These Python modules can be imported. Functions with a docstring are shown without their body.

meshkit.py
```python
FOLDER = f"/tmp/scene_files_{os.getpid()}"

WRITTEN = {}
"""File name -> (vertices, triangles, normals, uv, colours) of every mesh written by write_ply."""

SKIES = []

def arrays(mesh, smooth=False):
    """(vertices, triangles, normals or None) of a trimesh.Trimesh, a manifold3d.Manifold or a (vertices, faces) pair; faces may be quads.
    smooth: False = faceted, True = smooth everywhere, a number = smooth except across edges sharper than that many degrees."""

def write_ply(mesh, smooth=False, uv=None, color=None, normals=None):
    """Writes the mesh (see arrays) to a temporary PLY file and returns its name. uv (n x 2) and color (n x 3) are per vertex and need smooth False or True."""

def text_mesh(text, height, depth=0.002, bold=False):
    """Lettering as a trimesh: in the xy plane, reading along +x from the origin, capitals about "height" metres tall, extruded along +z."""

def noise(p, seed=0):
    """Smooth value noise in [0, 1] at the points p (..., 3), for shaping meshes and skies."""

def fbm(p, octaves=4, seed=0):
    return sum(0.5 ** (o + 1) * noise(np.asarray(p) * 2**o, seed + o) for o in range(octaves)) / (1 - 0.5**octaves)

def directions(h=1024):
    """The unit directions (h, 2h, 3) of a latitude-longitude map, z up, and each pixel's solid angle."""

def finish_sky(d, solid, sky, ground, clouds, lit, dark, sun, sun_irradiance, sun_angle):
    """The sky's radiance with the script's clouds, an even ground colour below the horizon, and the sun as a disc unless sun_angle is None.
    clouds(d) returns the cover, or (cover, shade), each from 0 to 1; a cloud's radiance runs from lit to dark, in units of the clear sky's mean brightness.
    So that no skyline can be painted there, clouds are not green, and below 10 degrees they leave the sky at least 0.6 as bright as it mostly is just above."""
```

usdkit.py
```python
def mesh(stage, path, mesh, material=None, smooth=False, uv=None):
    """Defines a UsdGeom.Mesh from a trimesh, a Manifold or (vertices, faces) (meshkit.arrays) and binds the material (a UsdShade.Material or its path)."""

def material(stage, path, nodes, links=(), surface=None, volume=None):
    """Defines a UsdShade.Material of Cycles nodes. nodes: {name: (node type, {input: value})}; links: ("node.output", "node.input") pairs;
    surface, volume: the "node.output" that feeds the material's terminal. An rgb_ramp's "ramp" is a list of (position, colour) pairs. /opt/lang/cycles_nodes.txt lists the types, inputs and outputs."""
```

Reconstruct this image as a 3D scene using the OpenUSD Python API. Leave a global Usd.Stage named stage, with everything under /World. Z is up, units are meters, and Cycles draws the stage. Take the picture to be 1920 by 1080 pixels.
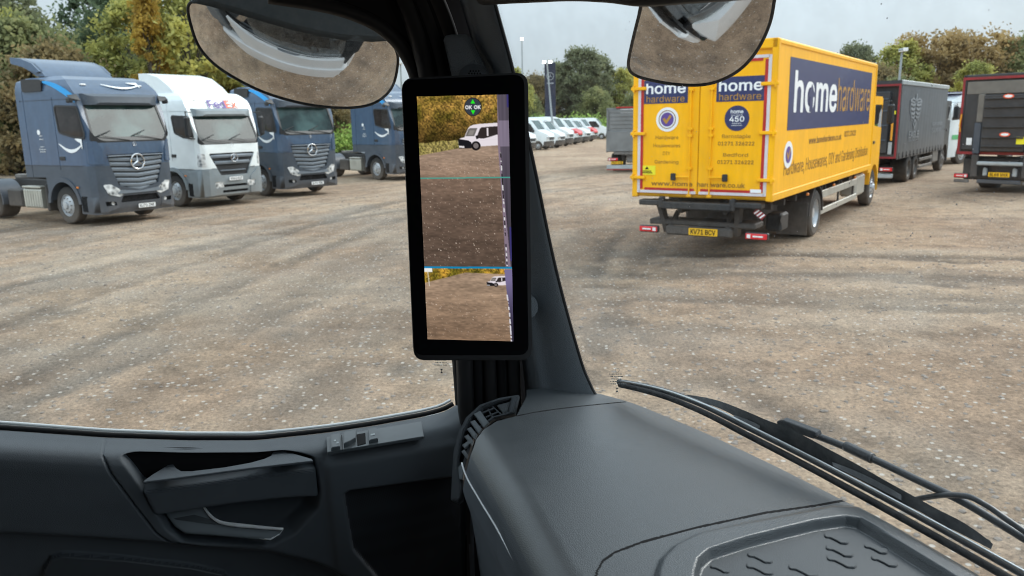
import math, random, numpy as np, trimesh, usdkit, meshkit
from pxr import Usd, UsdGeom, UsdLux, UsdShade, Sdf, Gf, Vt
from manifold3d import Manifold, CrossSection
from shapely.geometry import Polygon, LineString, Point, box as sbox
from shapely.ops import unary_union
from shapely import affinity
from scipy.ndimage import gaussian_filter, map_coordinates
from PIL import Image, ImageDraw

stage = Usd.Stage.CreateInMemory()
UsdGeom.SetStageUpAxis(stage, 'Z'); UsdGeom.SetStageMetersPerUnit(stage, 1.0)
UsdGeom.Xform.Define(stage, '/World'); UsdGeom.Scope.Define(stage, '/World/Looks')
pi = math.pi; rnd = random.Random(7); rng = np.random.default_rng(7)

# ------------------------------------------------------------------ camera, sky, sun, exposure
FPX, PITCH, ROLL, EYE = 1491.0, math.radians(11.91), math.radians(-1.11), 2.53
EXPOSURE = 0.95
FW = np.array([0, math.cos(PITCH), -math.sin(PITCH)]); _r = np.array([1.0, 0, 0]); _u = np.cross(_r, FW)
RT = math.cos(ROLL) * _r + math.sin(ROLL) * _u; UP = -math.sin(ROLL) * _r + math.cos(ROLL) * _u
CAM = np.array([0, 0, EYE])
cam = UsdGeom.Camera.Define(stage, '/World/camera')
cam.CreateHorizontalApertureAttr(36.0); cam.CreateVerticalApertureAttr(20.25); cam.CreateFocalLengthAttr(FPX / 1920 * 36.0)
cam.CreateClippingRangeAttr(Gf.Vec2f(0.02, 5000)); cam.CreateFStopAttr(11.0); cam.CreateFocusDistanceAttr(1.25)
cam.CreateExposureAttr(EXPOSURE)
m4 = np.eye(4); m4[0, :3], m4[1, :3], m4[2, :3], m4[3, :3] = RT, UP, -FW, CAM
cam.AddTransformOp().Set(Gf.Matrix4d(m4.tolist()))
SUN_EL, SUN_AZ = math.radians(38), math.radians(60)          # azimuth from +y towards +x
sd = np.array([math.sin(SUN_AZ) * math.cos(SUN_EL), math.cos(SUN_AZ) * math.cos(SUN_EL), math.sin(SUN_EL)])
sun = UsdLux.DistantLight.Define(stage, '/World/sun')
sun.CreateNormalizeAttr(True); sun.CreateIntensityAttr(0.4); sun.CreateAngleAttr(35.0); sun.CreateColorAttr(Gf.Vec3f(1.0, 0.97, 0.93))
z = sd; x = np.cross([0, 0, 1.0], z); x /= np.linalg.norm(x); y = np.cross(z, x)
mm = np.eye(4); mm[0, :3], mm[1, :3], mm[2, :3] = x, y, z
sun.AddTransformOp().Set(Gf.Matrix4d(mm.tolist()))
dome = UsdLux.DomeLight.Define(stage, '/World/sky')
SKY_GREY = (5.9, 6.75, 7.4)
skym = usdkit.material(stage, '/World/Looks/overcast_sky', {
    'sky': ('sky_texture', {'sky_type': 'single_scattering', 'sun_disc': False, 'sun_elevation': SUN_EL, 'sun_rotation': SUN_AZ, 'aerosol_density': 3.0}),
    'tc': ('texture_coordinate', {}), 'mp': ('mapping', {'scale': (1.0, 1.0, 2.6)}),
    'n': ('noise_texture', {'scale': 2.2, 'detail': 5.0, 'roughness': 0.55}),
    'rp': ('rgb_ramp', {'ramp': [(0.3, tuple(c * 0.88 for c in SKY_GREY)), (0.55, SKY_GREY), (0.75, tuple(c * 1.1 for c in SKY_GREY))]}),
    'sz': ('separate_xyz', {}), 'cie': ('map_range', {'from_min': 0.0, 'from_max': 1.0, 'to_min': 0.42, 'to_max': 1.37, 'clamp': True}), 'ov': ('vector_math', {'math_type': 'scale'}),
    'mx': ('mix_color', {'fac': 0.94, 'use_clamp': False}), 'bg': ('background_shader', {'strength': 0.12})},
    [('tc.generated', 'mp.vector'), ('mp.vector', 'n.vector'), ('n.fac', 'rp.fac'), ('sky.color', 'mx.a'), ('tc.generated', 'sz.vector'), ('sz.z', 'cie.value'), ('rp.color', 'ov.vector1'), ('cie.result', 'ov.scale'), ('ov.vector', 'mx.b'), ('mx.result', 'bg.color')], surface='bg.background')
UsdShade.MaterialBindingAPI.Apply(dome.GetPrim()).Bind(skym)
dome.GetPrim().SetCustomDataByKey('kind', 'structure')

# ------------------------------------------------------------------ naming helpers
def free(base):
    if not stage.GetPrimAtPath(base): return base
    k = 1
    while stage.GetPrimAtPath('%s_%03d' % (base, k)): k += 1
    return '%s_%03d' % (base, k)
def tag(path, label=None, cat=None, group=None, kind=None):
    p = stage.GetPrimAtPath(path)
    for k, v in (('label', label), ('category', cat), ('group', group), ('kind', kind)):
        if v: p.SetCustomDataByKey(k, v)
    return path
def place(path, loc, deg, scale=None):
    x = UsdGeom.Xformable(stage.GetPrimAtPath(path)); x.ClearXformOpOrder()
    x.AddTranslateOp().Set(Gf.Vec3d(*map(float, loc))); x.AddRotateZOp().Set(float(deg))
    if scale is not None: x.AddScaleOp().Set(Gf.Vec3f(*([float(scale)] * 3 if np.ndim(scale) == 0 else map(float, scale))))
def thing(name, label, cat, loc=(0, 0, 0), deg=0, group=None, scale=None):
    p = free('/World/' + name); UsdGeom.Xform.Define(stage, p); place(p, loc, deg, scale)
    return tag(p, label, cat, group)
def dup(src, label, loc, deg, group=None, scale=None):
    base = src[:-4] if src[-4] == '_' and src[-3:].isdigit() else src
    p = free(base); x = UsdGeom.Xform.Define(stage, p).GetPrim()
    x.GetReferences().AddInternalReference(src); x.SetInstanceable(True); place(p, loc, deg, scale)
    return tag(p, label, None, group)
def ob(name, mesh, mat, parent='/World', smooth=30, label=None, uv=None, kind=None):
    p = free(parent + '/' + name); usdkit.mesh(stage, p, mesh, mat, smooth=smooth, uv=uv)
    if label: tag(p, label)
    if kind: tag(p, kind=kind)
    return p

# ------------------------------------------------------------------ mesh helpers
def tm(m):
    if isinstance(m, Manifold):
        k = m.to_mesh(); return trimesh.Trimesh(np.array(k.vert_properties[:, :3]), np.array(k.tri_verts), process=False)
    return m
def cat(*ms):
    out = []
    for m in ms: out += [tm(x) for x in m] if isinstance(m, (list, tuple)) else [tm(m)]
    return trimesh.util.concatenate([trimesh.Trimesh(np.array(o.vertices), np.array(o.faces), process=False) for o in out])
AX = {'x': [[0, 0, 1], [1, 0, 0], [0, 1, 0]], 'y': [[1, 0, 0], [0, 0, 1], [0, 1, 0]], 'z': [[1, 0, 0], [0, 1, 0], [0, 0, 1]]}
def prism(poly, axis, a, b):
    """2D outline pushed along an axis: 'x' takes (y, z), 'y' takes (x, z), 'z' takes (x, y)."""
    if not hasattr(poly, 'geom_type'): poly = Polygon(poly)
    poly = poly.buffer(0)
    rings = []
    for g in getattr(poly, 'geoms', [poly]):
        rings.append(np.array(g.exterior.coords)[:-1]); rings += [np.array(i.coords)[:-1] for i in g.interiors]
    from manifold3d import FillRule
    m = Manifold.extrude(CrossSection(rings, FillRule.EvenOdd), b - a).translate([0, 0, a])
    A = np.zeros((3, 4)); A[:, :3] = AX[axis]
    return m.transform(A)
def rpoly(pts, r):
    p = Polygon(pts) if not isinstance(pts, Polygon) else pts
    return p.buffer(-r, join_style=2).buffer(2 * r, quad_segs=4).buffer(-r, quad_segs=4) if r > 0 else p
def bx(c, s, ch=0.0):
    """chamfered box as a Manifold"""
    h = np.array(s) / 2.0; ch = min(ch, 0.45 * min(s)); P = []
    for a in (-1, 1):
        for b in (-1, 1):
            for d in (-1, 1):
                v = np.array([a, b, d]) * h
                if ch <= 0: P.append(v)
                else:
                    for k in range(3):
                        w = v - np.array([a, b, d]) * ch; w[k] = v[k]; P.append(w)
    return Manifold.hull_points(np.array(P) + np.array(c))
def hull(pts): return Manifold.hull_points(np.array(pts, float))
def tube(pts, r, n=8, closed=False):
    p = np.asarray(pts, float); r = np.broadcast_to(r, (len(p),))
    t = np.gradient(p, axis=0) if not closed else np.roll(p, -1, 0) - np.roll(p, 1, 0)
    t /= np.linalg.norm(t, axis=1, keepdims=True) + 1e-12
    ref = np.array([0.13, 0.21, 0.97]) if abs(np.mean(t[:, 2])) < 0.8 else np.array([0.97, 0.2, 0.1])
    a = np.cross(t, ref); a /= np.linalg.norm(a, axis=1, keepdims=True) + 1e-12; b = np.cross(t, a)
    an = np.arange(n) * 2 * pi / n
    v = p[:, None] + r[:, None, None] * (np.cos(an)[None, :, None] * a[:, None] + np.sin(an)[None, :, None] * b[:, None])
    m = len(p); f = []
    for i in range(m if closed else m - 1):
        k = (i + 1) % m
        for j in range(n):
            q = (j + 1) % n; f += [[i * n + j, k * n + j, k * n + q], [i * n + j, k * n + q, i * n + q]]
    V = v.reshape(-1, 3)
    if not closed:
        V = np.vstack([V, p[:1], p[-1:]]); c0, c1 = m * n, m * n + 1
        for j in range(n):
            q = (j + 1) % n; f += [[c0, j, q], [c1, (m - 1) * n + q, (m - 1) * n + j]]
    return trimesh.Trimesh(V, np.array(f), process=False)
def lathe(profile, axis='y', n=32):
    """profile (radius, along) turned round the axis"""
    pr = np.array(profile, float); an = np.arange(n) * 2 * pi / n; V = []
    for r, a in pr:
        for t in an: V.append((r * math.cos(t), a, r * math.sin(t)) if axis == 'y' else ((r * math.cos(t), r * math.sin(t), a) if axis == 'z' else (a, r * math.cos(t), r * math.sin(t))))
    f = []
    for i in range(len(pr) - 1):
        for j in range(n):
            q = (j + 1) % n; f += [[i * n + j, i * n + q, (i + 1) * n + q], [i * n + j, (i + 1) * n + q, (i + 1) * n + j]]
    return trimesh.Trimesh(np.array(V), np.array(f), process=False)
def grid_mesh(P):
    """(m, n, 3) points to a sheet"""
    m, n = P.shape[:2]; i = np.arange(m * n).reshape(m, n)
    q = np.stack([i[:-1, :-1], i[1:, :-1], i[1:, 1:], i[:-1, 1:]], -1).reshape(-1, 4)
    return trimesh.Trimesh(P.reshape(-1, 3), np.vstack([q[:, [0, 1, 2]], q[:, [0, 2, 3]]]), process=False)
def put(m, o, X, Y, N=None):
    """a flat mesh in xy placed with its origin at o, its x along X, y along Y"""
    X = np.array(X, float); Y = np.array(Y, float); N = np.cross(X, Y) if N is None else np.array(N, float)
    v = np.array(tm(m).vertices); f = np.array(tm(m).faces)
    return trimesh.Trimesh(np.array(o) + v[:, :1] * X + v[:, 1:2] * Y + v[:, 2:3] * N, f, process=False)
def flat(poly, th=0.004):
    if not isinstance(poly, (Polygon,)) and not hasattr(poly, 'geoms'): poly = Polygon(poly)
    return cat([trimesh.creation.extrude_polygon(g, th, engine='earcut') for g in getattr(poly, 'geoms', [poly]) if g.area > 1e-9])
_tc = {}
def text(s, h, width=None, bold=False, depth=0.003, center=False, mirror=False):
    k = (s, bold)
    if k not in _tc: _tc[k] = meshkit.text_mesh(s, 1.0, 1.0, bold)
    m = _tc[k].copy(); v = np.array(m.vertices); v[:, 0] -= v[:, 0].min(); w = v[:, 0].max()
    v[:, 0] *= (width / w if width else h); v[:, 1] *= h; v[:, 2] *= depth
    if center: v[:, 0] -= v[:, 0].max() / 2
    f = np.array(m.faces)
    if mirror: v[:, 0] *= -1; f = f[:, ::-1]
    return trimesh.Trimesh(v, f, process=False)

# ------------------------------------------------------------------ materials
def L(c):
    """sRGB 0..255 to linear"""
    c = np.array(c, float) / 255; return tuple(np.where(c < 0.04045, c / 12.92, ((c + 0.055) / 1.055) ** 2.4))
M = {}
def plain(name, col, rough=0.5, metal=0.0, spec=0.5, var=0.12, vscale=3.0, bump=0.0, bscale=200.0, coat=0.0, dirt=None, stretch=None):
    """principled with a soft tone variation, optional fine bump and optional road dirt that sits low on the thing"""
    c = np.array(col, float)
    nodes = {'tc': ('texture_coordinate', {}), 'n': ('noise_texture', {'scale': vscale, 'detail': 5.0, 'roughness': 0.6}),
             'r': ('rgb_ramp', {'ramp': [(0.3, tuple(c * (1 - var))), (0.7, tuple(np.minimum(c * (1 + var), 1)))]}),
             'p': ('principled_bsdf', {'roughness': rough, 'metallic': metal, 'specular_ior_level': spec, 'coat_weight': coat, 'coat_roughness': 0.08})}
    links = [('tc.object', 'n.vector'), ('n.fac', 'r.fac')]
    if stretch: nodes['st'] = ('mapping', {'scale': stretch}); links = [('tc.object', 'st.vector'), ('st.vector', 'n.vector'), ('n.fac', 'r.fac')]
    if dirt:
        nodes.update({'sp': ('separate_xyz', {}), 'dn': ('noise_texture', {'scale': 5.0, 'detail': 6.0, 'roughness': 0.7}),
                      'mr': ('map_range', {'from_min': 0.2, 'from_max': dirt[1], 'to_min': dirt[2], 'to_max': 0.0, 'clamp': True}),
                      'mu': ('math', {'math_type': 'multiply'}), 'ml': ('math', {'math_type': 'multiply', 'value2': 2.0, 'use_clamp': True}), 'dm': ('mix_color', {'b': dirt[0]})})
        links += [('tc.object', 'sp.vector'), ('sp.z', 'mr.value'), ('tc.object', 'dn.vector'), ('dn.fac', 'mu.value1'), ('mr.result', 'mu.value2'), ('mu.value', 'ml.value1'), ('ml.value', 'dm.fac'), ('r.color', 'dm.a'), ('dm.result', 'p.base_color')]
    else: links.append(('r.color', 'p.base_color'))
    if bump:
        nodes['bn'] = ('noise_texture', {'scale': bscale, 'detail': 3.0}); nodes['b'] = ('bump', {'strength': bump, 'distance': 0.002})
        links += [('tc.object', 'bn.vector'), ('bn.fac', 'b.height'), ('b.normal', 'p.normal')]
    M[name] = usdkit.material(stage, '/World/Looks/' + name, nodes, links, surface='p.BSDF'); return M[name]
MUD = (0.16, 0.13, 0.105)
plain('slate_blue_paint', (0.040, 0.074, 0.130), 0.30, coat=0.4, dirt=(MUD, 1.3, 0.35), var=.16, stretch=(2, 2, .4))
plain('slate_grey_plastic', (0.046, 0.060, 0.080), 0.42, dirt=(MUD, 1.0, 0.32))
plain('dark_grille', (0.016, 0.018, 0.022), 0.5)
plain('grille_grey', (0.15, 0.178, 0.21), 0.4)
plain('black_plastic', (0.012, 0.013, 0.015), 0.45)
plain('matt_black', (0.006, 0.006, 0.007), 0.8, spec=0.2)
plain('white_paint', (0.74, 0.79, 0.80), 0.3, coat=0.4, var=0.05, dirt=(MUD, 1.3, 0.25))
plain('bumper_grey', (0.21, 0.245, 0.265), 0.5, dirt=(MUD, 1.0, 0.4))
plain('white_print', (0.80, 0.82, 0.83), 0.5, var=0.03)
plain('light_blue_print', (0.02, 0.32, 0.72), 0.45, var=0.03)
plain('navy_print', (0.018, 0.026, 0.098), 0.4, var=0.08)
plain('pylon_navy', (0.008, 0.012, 0.03), 0.4, var=0.08)
plain('gold_print', (0.42, 0.22, 0.03), 0.5, var=0.05)
plain('brown_print', (0.25, 0.12, 0.012), 0.5, var=0.1)
plain('purple_print', (0.10, 0.05, 0.26), 0.5, var=0.05)
plain('orange_print', (0.75, 0.10, 0.035), 0.5, var=0.05)
plain('yellow_paint', (0.92, 0.455, 0.002), 0.45, spec=.3, var=0.08, vscale=2.2, dirt=(MUD, 1.5, 0.28), stretch=(2.5, 2.5, .35))
plain('yellow_sticker', (0.80, 0.72, 0.02), 0.5, var=0.03)
plain('plate_yellow', (0.75, 0.42, 0.01), 0.45, var=0.06)
plain('red_tape', (0.42, 0.012, 0.01), 0.4, var=0.15)
plain('crimson_frame', (0.22, 0.014, 0.02), 0.45, var=0.25)
plain('silver_tape', (0.62, 0.58, 0.60), 0.35, var=0.08)
plain('tyre_rubber', (0.020, 0.019, 0.018), 0.85, var=0.3, bump=0.3, bscale=60, dirt=(MUD, 0.9, 0.55))
plain('steel_rim', (0.46, 0.48, 0.50), 0.38, metal=0.6, var=0.2)
plain('dusty_metal', (0.16, 0.15, 0.14), 0.55, metal=0.3, var=0.35, vscale=6)
plain('aluminium', (0.46, 0.45, 0.40), 0.42, metal=0.45, var=0.12)
plain('galvanised', (0.38, 0.41, 0.42), 0.5, metal=0.3, var=0.15)
plain('chassis_black', (0.017, 0.017, 0.018), 0.6, var=0.3, dirt=(MUD, 1.1, 0.5))
plain('curtain_grey', (0.075, 0.086, 0.10), 0.5, var=0.15, vscale=1.2, dirt=(MUD, 1.8, 0.5))
plain('dull_grey_panel', (0.16, 0.165, 0.165), 0.6, var=0.2, vscale=2)
plain('rear_black_panel', (0.022, 0.024, 0.028), 0.5, var=0.3, vscale=2, dirt=(MUD, 1.6, 0.4))
plain('ply_grey', (0.13, 0.12, 0.105), 0.6, var=0.2)
plain('logo_grey', (0.27, 0.29, 0.31), 0.6, var=0.1)
plain('green_print', (0.10, 0.42, 0.16), 0.5, var=0.05)
plain('red_paint', (0.55, 0.02, 0.03), 0.35, coat=0.3)
plain('amber_plastic', (0.6, 0.18, 0.02), 0.4)
plain('orange_strap', (0.7, 0.3, 0.02), 0.5)
plain('chrome', (0.75, 0.76, 0.78), 0.14, metal=1.0, var=0.02)
plain('lamp_red', (0.62, 0.012, 0.02), 0.2, spec=0.8, var=0.2, vscale=20)
plain('lamp_white', (0.75, 0.74, 0.72), 0.2, spec=0.8, var=0.1, vscale=20)
plain('lift_steel', (0.03, 0.03, 0.031), 0.5, metal=0.3, var=0.4, vscale=6)
plain('post_grey', (0.30, 0.33, 0.34), 0.5, metal=0.3)
def lampmat():
    M['headlight'] = usdkit.material(stage, '/World/Looks/headlight', {'tc': ('texture_coordinate', {}), 'v': ('voronoi_texture', {'scale': 9.0}),
        'r': ('rgb_ramp', {'ramp': [(0.1, (0.06, 0.065, 0.07)), (0.4, (0.34, 0.36, 0.37)), (0.85, (0.78, 0.80, 0.81))]}), 'p': ('principled_bsdf', {'roughness': 0.12, 'specular_ior_level': 0.9, 'coat_weight': 1.0})},
        [('tc.object', 'v.vector'), ('v.distance', 'r.fac'), ('r.color', 'p.base_color')], surface='p.BSDF')
lampmat()
def dark_glass(name, c0, c1, scale=1.2):
    """a vehicle window: dim cabin behind glossy glass"""
    M[name] = usdkit.material(stage, '/World/Looks/' + name, {'tc': ('texture_coordinate', {}), 'n': ('noise_texture', {'scale': scale, 'detail': 2.0}),
        'r': ('rgb_ramp', {'ramp': [(0.4, c0), (0.6, c1)]}), 'p': ('principled_bsdf', {'roughness': 0.04, 'specular_ior_level': 0.28})},
        [('tc.object', 'n.vector'), ('n.fac', 'r.fac'), ('r.color', 'p.base_color')], surface='p.BSDF')
dark_glass('side_glass', (0.012, 0.011, 0.011), (0.03, 0.025, 0.024)); dark_glass('screen_glass', (0.008, 0.02, 0.022), (0.05, 0.095, 0.095), 1.1)
M['lamp_glow'] = usdkit.material(stage, '/World/Looks/lamp_glow', {'e': ('emission', {'color': (1.0, 0.97, 0.9), 'strength': 2.5})}, [], surface='e.emission')
# ------------------------------------------------------------------ ground: one sheet, finest near the cab
def paint_ground():
    """tone and height of the yard as a raster: 10 cm cells over x -40..40, y -10..70 (worn tracks, ruts, damp and pale patches)"""
    n = 800; r = np.random.default_rng(11)
    def strokes(arcs, wid):
        im = Image.new('L', (n, n)); d = ImageDraw.Draw(im)
        for pts, v in arcs:
            d.line([((x + 40) * 10, (y + 10) * 10) for x, y in pts], fill=int(v), width=wid)
        return np.asarray(im, float) / 255
    def arc(cx, cy, rad, a0, a1, k=60): return [(cx + rad * math.cos(t), cy + rad * math.sin(t)) for t in np.linspace(a0, a1, k)]
    dark, light, thin = [], [], []
    for k in range(12):                                   # turning vehicles sweep round the yard
        cx, cy, R = r.uniform(-16, 10), r.uniform(-6, 26), r.uniform(6, 34); a = r.uniform(0, 2 * pi); s = r.uniform(0.5, 1.5); v = r.uniform(70, 255)
        (dark if k % 3 else light).append((arc(cx, cy, R, a, a + s), v))
        if k % 2 == 0: (dark if k % 3 else light).append((arc(cx, cy, R + 1.9, a, a + s), v))
    for k in range(26):                                   # sweeping treads: bunches of thin parallel arcs
        cx, cy, R = r.choice([-7.5, -2, 4, 9]) + r.normal(0, 3.2), r.choice([2, 9, 16]) + r.normal(0, 3.5), r.uniform(5, 20); a = r.uniform(0, 2 * pi); s = r.uniform(0.4, 1.2); v = r.uniform(120, 255)
        for j in range(5): thin.append((arc(cx, cy, R + .16 * j + (1.8 if j > 2 else 0), a + r.uniform(0, .1), a + s - r.uniform(0, .2)), v))
    def run(pts, v, light_too=True):
        q = np.array(pts, float); t = np.linspace(0, 1, 50); u = np.linspace(0, 1, len(q)); c = np.stack([np.interp(t, u, q[:, 0]), np.interp(t, u, q[:, 1])], 1)
        c = gaussian_filter(c, (4, 0), mode='nearest'); d = np.gradient(c, axis=0); nn = np.stack([-d[:, 1], d[:, 0]], 1) / np.linalg.norm(d, axis=1, keepdims=True)
        for side in (0, 1.95):
            for j in range(4): thin.append(([tuple(x) for x in c + nn * (side + .11 * j)], v * r.uniform(.55, 1)))
            dark.append(([tuple(x) for x in c + nn * (side + .17)], v * .55))
            if light_too: light.append(([tuple(x) for x in c + nn * (side + .62)], v * .8)); light.append(([tuple(x) for x in c + nn * (side - .3)], v * .6))
    for k in range(34):                                   # lorries pulling away up the yard, bending right
        x0 = r.uniform(-13, 3); b_ = r.uniform(.3, 1.5); a0 = r.uniform(0, .35); a1 = r.uniform(.6, 1)
        b2 = r.uniform(-.4, 1.6); P_ = np.array([(x0 - 2.5 * b_ + 3 * b2, 3), (x0 - b_ + b2, 7), (x0, 11), (x0 + 1.2 * b_, 16), (x0 + (2.4 + 2 * b2) * b_, 23), (x0 + (4 + 6 * b2) * b_, 31), (x0 + (6 + 11 * b2) * b_, 38)]); i0, i1 = int(a0 * 7), max(int(a1 * 7), int(a0 * 7) + 3); run(P_[i0:i1 + 1], r.uniform(80, 235))
    for k in range(11):                                   # others crossing in front of the windscreen
        y0 = r.uniform(5, 19); P_ = [(-3 + r.normal(), y0 + 1.6), (1.5, y0 + .8 + r.normal(0, .3)), (6, y0), (12, y0 - 1.4 + r.normal(0, .4)), (19, y0 - 2.2)]; run(P_[k % 2:], r.uniform(70, 210))
    for k in range(16):
        x0, y0 = r.uniform(-14, 14), r.uniform(4, 22); a = r.uniform(-0.3, 0.5); l = r.uniform(4, 12)
        dark.append(([(x0, y0), (x0 + l * math.cos(a), y0 + l * math.sin(a) + r.uniform(-.5, .5))], r.uniform(60, 180)))
    light.append(([(1.35, 11.6), (2.3, 11.7)], 255)); light.append(([(1.2, 11.4), (2.6, 11.55)], 255)); light.append(([(4.9, 9.3), (6.3, 12.4)], 170)); light.append(([(5.5, 12.2), (11.5, 13.6)], 200)); light.append(([(6, 14.5), (12, 15.0)], 190))
    X, Y = np.meshgrid(np.arange(n) / 10 - 40, np.arange(n) / 10 - 10)
    P = np.stack([X, Y, 0 * X], -1)
    brk = meshkit.fbm(P * 0.9, 4, 3); brk2 = meshkit.fbm(P * np.array([0.25, .25, 1]), 4, 5)
    D = .55 * gaussian_filter(strokes(dark, 3), 1.2) * np.clip((brk - .30) * 4, .1, 1); D = np.clip(D + 1.15 * gaussian_filter(strokes(thin, 1), .5) * np.clip((brk2 - .25) * 4, .15, 1), 0, 1); Lg = gaussian_filter(strokes(light, 3), 1.6) * np.clip((brk - .3) * 3, 0, 1)
    Lg = np.clip(Lg, 0, 1)
    H = 0.10 * (brk2 - .5) + 0.05 * (brk - .5) - 0.035 * D + 0.015 * gaussian_filter(D, 4)
    edge = np.clip(np.minimum.reduce([X + 40, 40 - X, Y + 10, 70 - Y]) / 6, 0, 1)
    return D, Lg, H * edge
GD, GL, GH = paint_ground()
def samp(A, x, y, order=1): return map_coordinates(A, [(np.asarray(y) + 10) * 10, (np.asarray(x) + 40) * 10], order=order, mode='constant')
def gz(x, y): return samp(GH, x, y)
gx = np.concatenate([-np.geomspace(900, 32, 22), np.arange(-30, 30.01, 0.16), np.geomspace(32, 900, 22)])
gy = np.concatenate([-np.geomspace(900, 11, 16), np.arange(-9, 3, 0.5), np.arange(3, 16, 0.11), np.arange(16, 32, 0.2), np.arange(32, 70, 0.6), np.geomspace(72, 1500, 26)])
GXX, GYY = np.meshgrid(gx, gy, indexing='ij')
def land(x, y):
    """the yard is level; beyond the trucks a bank rises on the left and far off"""
    return gz(x, y)
GP = np.stack([GXX, GYY, land(GXX, GYY)], -1)
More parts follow.
